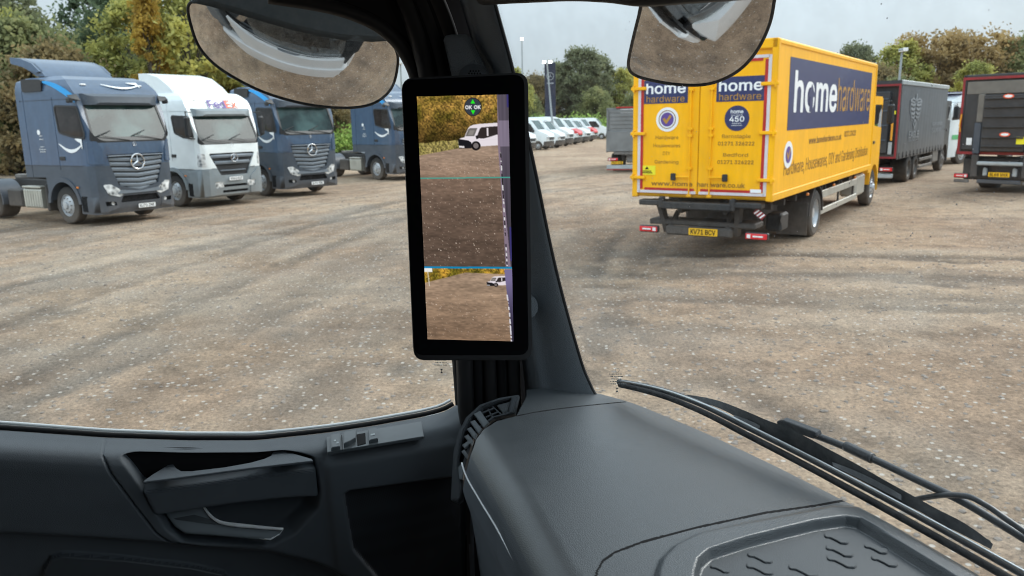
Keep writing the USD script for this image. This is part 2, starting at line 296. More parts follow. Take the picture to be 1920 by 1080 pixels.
gm = usdkit.material(stage, '/World/Looks/yard_dirt', {
    'g': ('geometry', {}), 'at': ('attribute', {'attribute': 'tread'}), 'sep': ('separate_color', {}),
    'n1': ('noise_texture', {'scale': 0.22, 'detail': 7.0, 'roughness': 0.62}), 'n2': ('noise_texture', {'scale': 2.6, 'detail': 8.0, 'roughness': 0.72}),
    'n3': ('noise_texture', {'scale': 26.0, 'detail': 6.0, 'roughness': 0.75}), 'mp': ('mapping', {'scale': (0.6, 1.0, 1.0), 'rotation': (0, 0, 0.4)}), 'n4': ('noise_texture', {'scale': 0.9, 'detail': 6.0, 'roughness': 0.65, 'distortion': 0.6}),
    'r1': ('rgb_ramp', {'ramp': [(0.30, L((137, 116, 97))), (0.46, L((156, 134, 113))), (0.58, L((168, 148, 126))), (0.72, L((150, 137, 123)))]}),
    'r2': ('rgb_ramp', {'ramp': [(0.30, (0.50, 0.49, 0.49)), (0.52, (1.0, 1.0, 1.0)), (0.70, (1.32, 1.29, 1.25))]}),
    'r3': ('rgb_ramp', {'ramp': [(0.34, (0.50, 0.49, 0.48)), (0.5, (0.95, 0.95, 0.95)), (0.64, (1.4, 1.38, 1.35))]}),
    'r4': ('rgb_ramp', {'ramp': [(0.35, (0.66, 0.64, 0.64)), (0.5, (1.0, 1.0, 1.0)), (0.66, (1.14, 1.13, 1.10))]}),
    'm2': ('mix_color', {'blend_type': 'multiply', 'fac': 0.8, 'use_clamp': False}), 'm3': ('mix_color', {'blend_type': 'multiply', 'fac': 0.85, 'use_clamp': False}), 'm4': ('mix_color', {'blend_type': 'multiply', 'fac': 0.4, 'use_clamp': False}),
    'vs': ('voronoi_texture', {'scale': 11.0, 'randomness': 1.0}), 'vr': ('rgb_ramp', {'ramp': [(0.16, (1, 1, 1)), (0.24, (0, 0, 0))]}), 'vc': ('separate_color', {}), 'vg': ('math', {'math_type': 'greater_than', 'value2': 0.45}), 'vm': ('math', {'math_type': 'multiply'}),
    'ms': ('mix_color', {'b': (0.50, 0.46, 0.41)}),
    'dk': ('mix_color', {'b': (0.080, 0.064, 0.052)}), 'lt': ('mix_color', {'b': (0.38, 0.345, 0.295)}), 'd8': ('math', {'math_type': 'multiply', 'value2': 0.85}), 'l8': ('math', {'math_type': 'multiply', 'value2': 0.65}),
    'ba': ('math', {'math_type': 'add'}), 'b': ('bump', {'strength': 0.9, 'distance': 0.035}), 'p': ('principled_bsdf', {'roughness': 0.9, 'specular_ior_level': 0.22})},
    [('g.position', 'n1.vector'), ('g.position', 'n2.vector'), ('g.position', 'n3.vector'), ('g.position', 'mp.vector'), ('mp.vector', 'n4.vector'), ('g.position', 'vs.vector'),
     ('n1.fac', 'r1.fac'), ('n2.fac', 'r2.fac'), ('n3.fac', 'r3.fac'), ('n4.fac', 'r4.fac'), ('r1.color', 'm2.a'), ('r2.color', 'm2.b'), ('m2.result', 'm4.a'), ('r4.color', 'm4.b'),
     ('at.color', 'sep.color'), ('sep.r', 'd8.value1'), ('sep.g', 'l8.value1'), ('d8.value', 'dk.fac'), ('m4.result', 'dk.a'), ('l8.value', 'lt.fac'), ('dk.result', 'lt.a'),
     ('lt.result', 'm3.a'), ('r3.color', 'm3.b'), ('vs.distance', 'vr.fac'), ('vs.color', 'vc.color'), ('vc.r', 'vg.value1'), ('vr.color', 'vm.value1'), ('vg.value', 'vm.value2'), ('vm.value', 'ms.fac'), ('m3.result', 'ms.a'), ('ms.result', 'p.base_color'),
     ('n3.fac', 'ba.value1'), ('n2.fac', 'ba.value2'), ('ba.value', 'b.height'), ('b.normal', 'p.normal')], surface='p.BSDF')
gp = ob('ground', grid_mesh(GP), gm, smooth=True, kind='structure')
tread = np.stack([samp(GD, GXX, GYY), samp(GL, GXX, GYY), 0 * GXX], -1).reshape(-1, 3)
UsdGeom.PrimvarsAPI(stage.GetPrimAtPath(gp)).CreatePrimvar('tread', Sdf.ValueTypeNames.Color3fArray, 'vertex').Set(Vt.Vec3fArray.FromNumpy(tread.astype(np.float32)))
# loose stones, uncountable
def stones(n, seed):
    r = np.random.default_rng(seed); V, F = [], []
    base = trimesh.creation.icosahedron(); bv, bf = np.array(base.vertices), np.array(base.faces)
    d = 3.2 + 26 * r.random(n) ** 1.5; a = r.uniform(-0.75, 0.75, n); x, y = d * np.sin(a), d * np.cos(a)
    s = 0.006 + 0.022 * r.random(n) ** 3.0; s *= 1 + 0.018 * d
    for k in range(n):
        if meshkit.noise(np.array([[x[k] * .5, y[k] * .5, 3.3]]))[0] < 0.36 and k % 3: continue
        v = bv * (1 + 0.35 * (r.random((12, 1)) - .5)) * s[k] * np.array([r.uniform(.7, 1.4), r.uniform(.7, 1.2), r.uniform(.3, .55)])
        t = r.uniform(0, 2 * pi); c, q = math.cos(t), math.sin(t)
        v = v @ np.array([[c, q, 0], [-q, c, 0], [0, 0, 1]]); V.append(v + [x[k], y[k], 0.05 * s[k]]); F.append(bf + 12 * (len(V) - 1))
    V = np.vstack(V); V[:, 2] += gz(V[:, 0], V[:, 1]); return trimesh.Trimesh(V, np.vstack(F), process=False)
sm = usdkit.material(stage, '/World/Looks/pale_stone', {'g': ('geometry', {}), 'r': ('rgb_ramp', {'ramp': [(0.0, (0.20, 0.17, 0.145)), (0.45, (0.31, 0.28, 0.245)), (0.75, (0.46, 0.43, 0.39)), (1.0, (0.72, 0.70, 0.66))]}), 'p': ('principled_bsdf', {'roughness': 0.85})},
    [('g.random_per_island', 'r.fac'), ('r.color', 'p.base_color')], surface='p.BSDF')
tag(ob('loose_stones', stones(15000, 5), sm, smooth=False), 'pale loose stones and gravel scattered over the brown dirt yard', 'gravel', kind='stuff')

# ------------------------------------------------------------------ trees and hedges
def leafmat(name, cols, tl=0.42):
    n = len(cols); M[name] = usdkit.material(stage, '/World/Looks/' + name, {
        'g': ('geometry', {}), 'o': ('object_info', {}), 'n': ('noise_texture', {'scale': 0.55, 'detail': 3.0}), 'a1': ('math', {'math_type': 'multiply_add', 'value2': 0.45}), 'a2': ('math', {'math_type': 'multiply_add', 'value2': 1.6, 'value3': -0.55}),
        'r': ('rgb_ramp', {'ramp': [(i / (n - 1), c) for i, c in enumerate(cols)]}),
        'd': ('principled_bsdf', {'roughness': 0.65, 'specular_ior_level': 0.25}), 't': ('translucent_bsdf', {}), 'm': ('mix_closure', {'fac': tl})},
        [('g.position', 'n.vector'), ('n.fac', 'a2.value1'), ('g.random_per_island', 'a1.value1'), ('a2.value', 'a1.value3'), ('a1.value', 'r.fac'), ('r.color', 'd.base_color'), ('r.color', 't.color'), ('d.BSDF', 'm.closure1'), ('t.BSDF', 'm.closure2')], surface='m.closure')
leafmat('olive_leaves', [(0.159, 0.183, 0.088), (0.285, 0.301, 0.135), (0.428, 0.397, 0.183), (0.587, 0.492, 0.238)])
leafmat('russet_leaves', [(0.159, 0.135, 0.071), (0.301, 0.231, 0.111), (0.46, 0.326, 0.151), (0.492, 0.412, 0.206)])
leafmat('dark_green_leaves', [(0.095, 0.135, 0.079), (0.167, 0.222, 0.127), (0.246, 0.301, 0.174), (0.349, 0.365, 0.206)])
leafmat('golden_leaves', [(0.293, 0.207, 0.049), (0.464, 0.317, 0.061), (0.586, 0.415, 0.085), (0.537, 0.451, 0.146)])
leafmat('yellow_green_leaves', [(0.27, 0.293, 0.095), (0.444, 0.428, 0.127), (0.634, 0.571, 0.143), (0.8, 0.73, 0.206)])
leafmat('grey_green_leaves', [(.13,.15,.085),(.20,.22,.125),(.28,.29,.165),(.36,.34,.19)])
leafmat('orange_leaves', [(.24,.18,.09),(.38,.27,.12),(.48,.36,.16),(.46,.40,.20)])
leafmat('hedge_leaves', [(0.165, 0.254, 0.067), (0.329, 0.479, 0.12), (0.508, 0.627, 0.179), (0.658, 0.658, 0.239)])
plain('bark', (0.085, 0.07, 0.058), 0.9, var=0.4, vscale=8)
def leaves(C, size, r):
    """a rhombus leaf at every point, turned at random"""
    n = len(C); a = r.normal(size=(n, 3)); a /= np.linalg.norm(a, axis=1, keepdims=True); b = np.cross(a, r.normal(size=(n, 3))); b /= np.linalg.norm(b, axis=1, keepdims=True)
    s = (size * r.uniform(.6, 1.4, n))[:, None]; V = np.stack([C - a * s, C + b * s * .55, C + a * s, C - b * s * .55], 1).reshape(-1, 3)
    i = np.arange(n)[:, None] * 4; return trimesh.Trimesh(V, np.vstack([i + [0, 1, 2], i + [0, 2, 3]]), process=False)
def crown_points(n, H, R, base, seed, shape='round', clumps=70):
    r = np.random.default_rng(seed); cs = []
    while len(cs) < clumps:
        t = r.random(); zz = base + (H - base) * t
        w = {'round': math.sin(pi * (0.12 + 0.83 * t)) ** 0.7, 'cone': (1 - t) ** 0.7 * min(1, t * 6 + .3), 'bush': (1 - t ** 2.2) ** 0.5, 'spread': math.sin(pi * (0.1 + 0.75 * t)) ** 0.5}[shape]
        a = r.uniform(0, 2 * pi); q = R * w * (0.35 + 0.72 * math.sqrt(r.random())) * (1.08 if r.random() < .15 else 1.0); cs.append((q * math.cos(a), q * math.sin(a), zz))
    cs = np.array(cs); k = r.integers(0, clumps, n); sz = (R * 0.15 + 0.22) * r.uniform(.35, 1.5, clumps)
    d = r.normal(size=(n, 3)); d /= np.linalg.norm(d, axis=1, keepdims=True)
    g_ = np.minimum(np.abs(r.normal(0, .62, n)), 1.0) + .12 * r.random(n)
    return cs[k] + d * (sz[k] * g_ * 1.25)[:, None] * [1, 1, .8], cs
def trunk(H, base, R, cs, seed, thick=1.0):
    r = np.random.default_rng(seed); t0 = 0.016 * H * thick; P = [(0, 0, -.3)]
    for k in range(1, 7): P.append((r.normal(0, .018 * H) * k / 6, r.normal(0, .018 * H) * k / 6, H * .88 * k / 6))
    ms = [tube(P, np.linspace(t0, t0 * .22, 7), 7)]
    for c in cs[r.permutation(len(cs))[:30]]:
        c = c * [1.06, 1.06, 1.04]
        h = max(base * .7, c[2] * r.uniform(.45, .75)); q = np.array([np.interp(h, [p[2] for p in P], [p[0] for p in P]), np.interp(h, [p[2] for p in P], [p[1] for p in P]), h])
        ms.append(tube([q, (q + c) / 2 + [0, 0, .12 * H * r.random() * .4], c], [t0 * .4, t0 * .25, t0 * .08], 5))
    return cat(ms)
PROTO = {}
TREES = {  # look: (leaf material, height, radius, crown base, leaves, leaf size, shape, clumps)
    'bushy_olive_tree': ('olive_leaves', 8.0, 3.4, 0.2, 26000, .15, 'bush', 190), 'russet_bush': ('russet_leaves', 7.0, 3.2, 0.2, 26000, .14, 'bush', 180),
    'dark_green_tree': ('dark_green_leaves', 13.0, 3.6, 2.0, 22000, .16, 'round', 150), 'golden_tree': ('golden_leaves', 11.0, 1.5, 3.0, 10000, .15, 'cone', 80),
    'yellow_green_tree': ('yellow_green_leaves', 10.5, 3.0, 1.2, 20000, .16, 'round', 130), 'grey_green_tree': ('grey_green_leaves', 13.0, 4.2, 1.6, 24000, .20, 'round', 150),
    'orange_tree': ('orange_leaves', 9.0, 3.8, 0.5, 24000, .17, 'spread', 150), 'green_bush': ('hedge_leaves', 3.2, 2.4, 0.0, 9000, .12, 'bush', 60)}
def tree(kind, label, x, y, s=1.0, deg=0, z=0.0, group='trees and bushes round the yard'):
    if kind not in PROTO:
        mt, H, R, b, n, ls, sh, cl = TREES[kind]
        p = thing(kind, label, 'bush' if 'bush' in kind and 'tree' not in kind else 'tree', (x, y, z), deg, group, s); seed = 100 + len(PROTO) * 7
        pts, cs = crown_points(n, H, R, b, seed, sh, cl)
        ob('trunk', trunk(H, b, R, cs, seed + 1), M['bark'], p, smooth=True); ob('crown', leaves(pts, ls, np.random.default_rng(seed + 2)), M[mt], p, smooth=False)
        PROTO[kind] = p; return p
    return dup(PROTO[kind], label, (x, y, z), deg, group, s)
# ------------------------------------------------------------------ vehicle parts
def wheel(p, x, y, out, r=0.5, w=0.30, dish=-1, rim='steel_rim', label=None):
    """tyre with rim and hub; out = +1/-1 the side that looks outward, dish: +1 hub stands proud (front), -1 deep (rear)"""
    prof = [(r * .60, -w / 2), (r * .86, -w / 2), (r * .96, -w * .44), (r, -w * .33), (r, w * .33), (r * .96, w * .44), (r * .86, w / 2), (r * .60, w / 2), (r * .60, -w / 2)]
    mv = lambda m: trimesh.Trimesh(np.array(m.vertices) * [1, out, 1] + [x, y, r], np.array(m.faces)[:, ::out], process=False)
    t = ob('wheel', mv(lathe(prof, 'y', 36)), M['tyre_rubber'], p, label=label)
    a = w / 2
    if dish > 0: rp = [(r * .62, a - .01), (r * .58, a - .012), (r * .55, a - .05), (r * .42, a - .01), (r * .36, a + .02), (r * .2, a + .03), (r * .18, a + .07), (0.001, a + .075)]
    else: rp = [(r * .62, a - .01), (r * .58, a - .012), (r * .54, a - .06), (r * .50, a - .17), (r * .30, a - .19), (r * .22, a - .12), (r * .2, a - .05), (0.001, a - .045)]
    ob('rim', mv(lathe(rp, 'y', 32)), M[rim], t)
    nuts = [bx((r * .38 * math.cos(q), a + (.005 if dish > 0 else -.17), r * .38 * math.sin(q)), (.03, .05, .03), .006) for q in np.arange(10) * 2 * pi / 10]
    ob('wheel_nut_ring', mv(cat(nuts)), M['dusty_metal'], t, smooth=False, kind='stuff')
    return t
def star_emblem(p, o, X, Y, r, name='star_emblem', mat='chrome'):
    X, Y = np.array(X, float), np.array(Y, float); N = np.cross(X, Y); an = np.linspace(0, 2 * pi, 33)[:-1]
    ring = tube([np.array(o) + r * (math.cos(t) * X + math.sin(t) * Y) for t in an], r * .10, 7, closed=True); ms = [ring]
    for k in range(3):
        t = pi / 2 + k * 2 * pi / 3; d = math.cos(t) * X + math.sin(t) * Y; e = -math.sin(t) * X + math.cos(t) * Y; o3 = np.array(o)
        ms.append(hull([o3 + d * r * .98, o3 + e * r * .17 - d * r * .1, o3 - e * r * .17 - d * r * .1, o3 + N * r * .14, o3 - N * r * .05]))
    return ob(name, cat(ms), M[mat], p)
def smile(w):
    """curved arrow, w wide, origin at its left end"""
    t = np.linspace(0, 1, 25); lo = [(w * a, -w * .30 * math.sin(pi * (.08 + .80 * a)) + .0) for a in t]; th = .085 * w * np.sin(pi * np.clip(t * .88 + .06, 0, 1)) ** .8
    up = [(lo[i][0], lo[i][1] + th[i] + .008 * w) for i in range(25)]
    body = Polygon(lo + up[::-1]).buffer(0); ex, ey = w * .97, lo[-1][1] + .02 * w
    head = Polygon([(w * .74, ey + .155 * w), (w * 1.02, ey + .17 * w), (w * 1.01, ey - .10 * w), (w * .95, ey + .06 * w), (w * .84, ey + .10 * w)])
    return unary_union([body, head.buffer(.008 * w)])
def affinity_flat(g): return flat(affinity.scale(g, 1, .72, origin=(0, 0)), .004)
def plate_on(p, o, X, Y, txt, mat='white_print', w=.52, h=.112):
    X, Y = np.array(X, float), np.array(Y, float); N = np.cross(X, Y); o = np.array(o, float)
    q = ob('number_plate', put(flat(rpoly([(-w / 2, -h / 2), (w / 2, -h / 2), (w / 2, h / 2), (-w / 2, h / 2)], .015), .008), o, X, Y), M[mat], p)
    ob('plate_lettering', put(text(txt, h * .66, w * .86, True, .002), o + N * .008 - X * w * .43 - Y * h * .33, X, Y), M['matt_black'], q)
    return q

def tractor(name, label, pose, k, group):
    """tractor unit, origin on the ground under the front axle, +X forward"""
    p = thing(name, label, 'truck', (pose[0], pose[1], 0), math.degrees(pose[2]), group)
    ax = k == 'white'
    up, lo = ('white_paint', 'bumper_grey') if ax else ('slate_blue_paint', 'slate_grey_plastic')
    w0, w1 = (2.10, 2.86) if ax else (2.30, 3.14)
    vz = (2.84, 3.08) if ax else (3.13, 3.42)
    zt = 3.62 if ax else 3.93; split = 1.20 if ax else 1.56
    back = -1.66
    if ax: side = [(back, 1.15), (back, 3.35), (-1.2, 3.55), (0, 3.62), (.5, 3.56), (.84, 3.34), (1.0, 3.05), (1.06, 2.84), (1.33, 2.10), (1.38, 1.98), (1.42, 1.2), (1.44, .8), (1.42, .36), (1.34, .30), (.66, .32), (.66, .62), (-.66, .62), (-.7, 1.15)]
    else: side = [(back, 1.24), (back, 3.80), (-1.35, 3.88), (-.4, 3.93), (.22, 3.90), (.55, 3.80), (.84, 3.58), (.99, 3.42), (1.05, 3.14), (1.36, 2.30), (1.42, 2.20), (1.46, 1.6), (1.47, .9), (1.45, .45), (1.36, .28), (.70, .30), (.70, .62), (-.70, .62), (-.75, 1.24)]
    plan = [(back, -1.25), (.92, -1.25), (1.16, -1.225), (1.31, -1.13), (1.40, -.95), (1.45, -.6), (1.475, 0)]; plan += [(a, -b) for a, b in plan[-2::-1]]
    hw = 1.25; fr = [(hw, .2), (hw, zt - .42), (hw - .02, zt - .28), (hw - .07, zt - .14), (hw - .18, zt - .04), (hw - .42, zt), (0, zt + .02)]; fr += [(-a, b) for a, b in fr[-2::-1]]
    body = prism(side, 'y', -1.3, 1.3) ^ prism(plan, 'z', 0, 4.5) ^ prism(fr, 'x', -3, 3)
    arch = tm(lathe([(0.001, -1.4), (.645, -1.4), (.645, 1.4), (0.001, 1.4)], 'y', 40)); arch = Manifold.hull_points(np.array(arch.vertices) + [0, 0, .5])
    inner = prism([(-.66, .2), (.66, .2), (.66, 1.1), (-.66, 1.1)], 'y', -.78, .78)
    body = body - arch - prism([(-.78, -.1), (.645, -.1), (.645, .5), (-.78, .5)], 'y', -1.4, 1.4)
    # windscreen, side windows, lamps and grille are cut out of the shell, so that each piece follows its curve
    ws = prism(rpoly([(-1.10, w0), (1.10, w0), (1.04, w1 + .02), (-1.04, w1 + .02)], .09), 'x', .72, 1.7)
    if ax: sw = rpoly([(.22, 2.84), (1.02, 2.80), (1.20, 2.18), (.72, 2.22), (.30, 2.36)], .04)
    else: sw = rpoly([(.06, 3.10), (1.00, 3.06), (1.19, 2.30), (.72, 2.34), (.14, 2.46)], .06)
    swp = prism(sw, 'y', -1.4, 1.4)
    if ax:
        gr = prism(rpoly([(-.90, 1.68), (.90, 1.68), (.52, .98), (-.52, .98)], .04), 'x', 1.28, 1.7)
        hl = [prism(rpoly([(s * .46, .60), (s * .78, .58), (s * .80, .78), (s * .48, .78)], .04), 'x', 1.2, 1.7) for s in (-1, 1)]
        hl += [prism(rpoly([(s * .98, 1.28), (s * 1.2, 1.28), (s * 1.18, 1.72), (s * 1.02, 1.66)], .03), 'x', 1.0, 1.7) for s in (-1, 1)]
        intake = [prism(rpoly([(-.5, .60), (.5, .60), (.46, .68), (-.46, .68)], .02), 'x', 1.3, 1.7), prism(rpoly([(-.5, .42), (.5, .42), (.5, .50), (-.5, .50)], .02), 'x', 1.3, 1.7)]
    else:
        gr = prism(rpoly([(-.84, 1.80), (.84, 1.80), (.80, 1.60), (.60, 1.02), (0, .86), (-.60, 1.02), (-.80, 1.60)], .03), 'x', 1.30, 1.7)
        hl = [prism(rpoly([(s * .50, .78), (s * .62, .72), (s * .92, .80), (s * 1.02, 1.06), (s * .84, 1.07), (s * .62, .93)], .03), 'x', 1.0, 1.7) for s in (-1, 1)]
        intake = [prism(rpoly([(-.62, .56), (.62, .56), (.52, .74), (-.52, .74)], .03), 'x', 1.3, 1.7)] + [prism(rpoly([(s * .72, .50), (s * 1.0, .50), (s * 1.02, .62), (s * .74, .60)], .02), 'x', 1.0, 1.7) for s in (-1, 1)]
    cut = body - ws - swp - gr
    for h_ in hl + intake: cut = cut - h_
    gvs = [(.03 if ax else -.02, 1.3), (-1.33, 1.25), (1.22, 1.25 if ax else 1.3)]
    for gx_, zb in gvs[:2]: cut = cut - bx((gx_, 1.25, 2.4), (.022, .04, 2.3 if gx_ < -1 else 1.9)) - bx((gx_, -1.25, 2.4), (.022, .04, 2.3 if gx_ < -1 else 1.9))
    for s in (-1, 1): cut = cut - bx((-.2, s * 1.25, split), (3.0, .035, .03)) - bx((-.3, s * 1.25, vz[0] + .15), (2.4, .03, .03))
    cut = cut - bx((1.45, 0, split if ax else 1.83), (.16, 1.7, .022))
    upper, lower = cut.split_by_plane([0, 0, 1], split)
    cb = ob('cab', upper, M[up], p, smooth=28); ob('lower_cab', lower, M[lo], p, smooth=28)
    ob('windscreen', (body ^ ws).translate([-.018, 0, 0]), M['screen_glass'], p, smooth=25)
    for s in (-1, 1): ob('side_window', (body ^ swp ^ bx((.5, s * .95, 2.5), (3, .588, 2))), M['side_glass'], p, smooth=25)
    for s in (-1, 1):  # black surround of the side window
        ring = prism(sw.buffer(.05).difference(sw), 'y', -.006, .006); ob('window_surround', ring.translate([0, s * 1.25, 0]) ^ bx((0.2, 0, 2.5), (2.1, 3, 3)), M['black_plastic'], p)
    ob('windscreen_surround', (body ^ prism(rpoly([(-1.17, w0 - .14), (1.17, w0 - .14), (1.10, w1 + .04), (-1.10, w1 + .04)], .09), 'x', .72, 1.7)).translate([.003, 0, 0]) - ws, M['black_plastic'], p, smooth=25)
    for h_ in hl: ob('headlight', (body ^ h_).translate([.012, 0, 0]), M['headlight'], p, smooth=25)
    for h_ in intake: ob('bumper_intake', (body ^ h_).translate([-.05, 0, 0]), M['matt_black'], p)
    g = ob('grille', (body ^ gr).translate([-.06, 0, 0]), M['dark_grille'], p)
    for i, zz in enumerate([1.58, 1.38, 1.12] if ax else [1.73, 1.60, 1.46, 1.32, 1.18, 1.05, .95]):
        wd = (.82, .68, .50)[i] if ax else (.80, .79, .74, .69, .63, .56, .34)[i]; hh = .11 if ax and i < 2 else (.05 if ax else .108); dip = 0 if ax else .05
        pts = [hull([((1.43 if not ax else 1.40) - .05 * abs(a) ** 2 + dx, a * wd, zz - dip * (1 - abs(a)) + dz) for a in (u0, u1) for dx, dz in ((0, -hh / 2), (.035, -hh / 2 + .01), (.05, hh * .1), (0, hh / 2))]) for u0, u1 in zip(np.linspace(-1, 1, 9)[:-1], np.linspace(-1, 1, 9)[1:])]
        ob('grille_slat', cat(pts), M['grille_grey'], g, smooth=20)
    if not ax:
        for s in (-1, 1):  # corner air guides, lower lip, fog lamps
            ob('corner_panel', (body ^ prism(rpoly([(s * .90, 1.60), (s * 1.21, 1.60), (s * 1.21, 2.20), (s * 1.04, 2.20), (s * .93, 1.98)], .05), 'x', .9, 1.7)).translate([.016, s * .012, 0]), M[up], p, smooth=28)
            ob('bumper_corner', (body ^ prism(rpoly([(s * .60, .34), (s * 1.25, .34), (s * 1.25, .74), (s * .94, .74), (s * .66, .62)], .05), 'x', .8, 1.7)).translate([.014, s * .010, 0]) - intake[1 if s < 0 else 2], M[lo], p, smooth=28)
            ob('fog_lamp', lathe([(.001, 1.40), (.05, 1.40), (.055, 1.36), (.055, 1.2)], 'x', 14).apply_translation((0, s * .80, .555)), M['headlight'], p)
        ob('bumper_lip', (body ^ prism(rpoly([(-.72, .80), (.72, .80), (.56, .90), (0, .84), (-.56, .90)], .02), 'x', 1.2, 1.7)).translate([.03, 0, 0]), M['grille_grey'], p)
        ob('bonnet_edge', bx((1.455, 0, 1.80), (.05, 1.66, .03), .01), M['grille_grey'], p)
    else:
        for s in (-1, 1): ob('bumper_corner', (body ^ prism(rpoly([(s * .56, .34), (s * 1.25, .34), (s * 1.25, 1.16), (s * .92, 1.16), (s * .60, .90)], .06), 'x', .8, 1.7)).translate([.03, s * .012, 0]) - hl[0 if s < 0 else 1], M[lo], p, smooth=28)
    star_emblem(p, (1.485, 0, 1.52 if ax else 1.63), (0, 1, 0), (0, 0, 1), .125 if ax else .20)
    star_emblem(p, (1.44, 0, 1.93 if ax else 2.10), (0, 1, 0), (0, 0, 1), .05)
    # sun visor, wipers, camera arms, steps
    vis = prism([(.90, vz[1]), (1.06, vz[1]), (1.20, vz[1] - .07), (1.24, vz[0] + .06), (1.20, vz[0]), (.98, vz[0])], 'y', -1.12, 1.12) ^ prism([(.3, -1.12), (1.0, -1.12), (1.15, -1.02), (1.25, -.7), (1.26, 0), (1.25, .7), (1.15, 1.02), (1.0, 1.12), (.3, 1.12)], 'z', 0, 5)
    ob('sun_visor', vis, M['bumper_grey' if ax else 'slate_grey_plastic'], p)
    for y0, y1 in ((-.95, -.1), (.1, .9)):
        ob('wiper', cat(tube([(1.44, y1, w0 - .10), (1.41, (y0 + y1) / 2, w0 - .03), (1.385, y0, w0 + .05)], .012, 6), tube([(1.375, y0 - .1, w0 + .02), (1.36, (y0 + y1) / 2 - .1, w0 + .16)], .014, 6)), M['black_plastic'], p)
    for s in (-1, 1):
        if ax:
            q = ob('wing_mirror', bx((1.22, s * 1.43, 2.52), (.14, .2, .62), .05), M['black_plastic'], p); ob('mirror_arm', cat(tube([(1.12, s * 1.2, 2.95), (1.2, s * 1.45, 2.98), (1.22, s * 1.45, 2.8)], .02, 6), tube([(1.2, s * 1.2, 2.15), (1.22, s * 1.42, 2.2)], .02, 6)), M['black_plastic'], q)
        else: ob('camera_arm', cat(hull([(1.02, s * 1.17, 3.30), (1.12, s * 1.17, 3.24), (1.0, s * 1.20, 3.40), (1.10, s * 1.46, 3.30), (1.0, s * 1.46, 3.38), (1.08, s * 1.46, 3.22)]), bx((1.02, s * 1.42, 3.25), (.2, .10, .14), .03)), M['black_plastic'], p)
        ob('step_well', bx((.86, s * 1.2, .56), (.24, .13, .42), .02), M['matt_black'], p)
        ob('step_tread', bx((.86, s * 1.245, .56), (.22, .03, .05), .008), M['slate_grey_plastic'], p)
        ob('door_handle', bx((.14, s * 1.255, 1.76 if not ax else 1.62), (.24, .03, .10), .012), M['black_plastic'], p)
        ring = Point(0, .5).buffer(.75, quad_segs=14).difference(Point(0, .5).buffer(.63, quad_segs=14)).intersection(sbox(-.8, .55, .8, 1.4))
        ob('wheel_arch', prism(ring, 'y', -.03, .03).translate([0, s * 1.25, 0]), M[lo], p)
        ob('side_marker', bx((.67, s * 1.285, 1.0), (.10, .02, .05), .006), M['amber_plastic'], p)
        ob('mud_flap', bx((-.86, s * 1.02, .68), (.10, .44, .74), .03), M['chassis_black'], p)
        wheel(p, 0, s * 1.06, s, dish=1); wheel(p, -3.65, s * .92, s, w=.58)
        fender = Point(-3.65, .5).buffer(.62, quad_segs=12).difference(Point(-3.65, .5).buffer(.57, quad_segs=12)).intersection(sbox(-4.4, .42, -2.9, 1.3))
        ob('rear_mudguard', prism(fender, 'y', -.31, .31).translate([0, s * .93, 0]), M['slate_grey_plastic'], p)
        t = ob('fuel_tank', prism(rpoly([(s * .70, .36), (s * 1.2, .36), (s * 1.2, .92), (s * .70, .92)], .07), 'x', -2.02, -1.16), M['aluminium'], p)
        for xx in np.linspace(-1.94, -1.24, 7): ob('tank_rib', bx((xx, s * 1.205, .63), (.055, .02, .46), .006), M['aluminium'], t)
        ob('tank_step', bx((-1.59, s * 1.10, .955), (.9, .24, .05), .012), M['aluminium'], t)
        ob('battery_box', bx((-2.55, s * .92, .62), (.72, .5, .5), .04), M['chassis_black'], p)
    ob('chassis', cat(bx((-2.9, .42, .95), (4.6, .09, .28), .01), bx((-2.9, -.42, .95), (4.6, .09, .28), .01), bx((-1.3, 0, .8), (.4, 1.6, .5), .03), bx((-3.65, 0, .5), (.2, 1.5, .2), .03), bx((0, 0, .5), (.2, 1.7, .2), .03), bx((-5.1, 0, .8), (.1, 2.2, .2), .02), bx((.55, 0, .72), (1.3, 1.5, .5), .05)), M['chassis_black'], p)
    ob('fifth_wheel', prism(Point(-3.5, 0).buffer(.48).difference(Polygon([(-4.1, -.08), (-3.6, 0), (-4.1, .08)])), 'z', 1.14, 1.22), M['dusty_metal'], p)
    plate_on(p, (1.485, .14 if not ax else 0, .43 if not ax else .86), (0, 1, 0), (0, 0, 1), {'slate': 'BJ70 ZNE', 'white': 'VX62 KLP'}[k])
    # roof deflector
    if ax: dfl = prism([(.20, 3.56), (-.1, 3.80), (-.62, 4.10), (-1.25, 4.24), (-1.62, 4.25), (-1.62, 4.18), (-1.2, 4.17), (-.6, 4.02), (-.05, 3.70)], 'y', -1.0, 1.0); ends = prism([(.2, 3.56), (-.1, 3.80), (-.62, 4.10), (-1.25, 4.24), (-1.62, 4.25), (-1.62, 3.50)], 'y', -.03, .03)
    else: dfl = prism([(-.58, 3.92), (-.72, 4.05), (-1.05, 4.28), (-1.5, 4.42), (-2.02, 4.48), (-2.03, 4.30), (-1.6, 4.22), (-1.2, 4.06), (-.95, 3.93)], 'y', -1.0, 1.0); ends = prism([(-.72, 4.05), (-1.05, 4.28), (-1.5, 4.42), (-2.02, 4.48), (-2.02, 4.32), (-1.4, 4.18), (-.9, 4.02)], 'y', -.05, .05)
    d = ob('roof_deflector', dfl, M[up], p, smooth=35)
    for s in (-1, 1): ob('deflector_side', ends.translate([0, s * 1.0, 0]), M[up], d)
    ob('deflector_strut', cat(*[bx((-1.3, s * .5, 4.0), (.05, .05, .5)) for s in (-1, 1)]), M['chassis_black'], d)
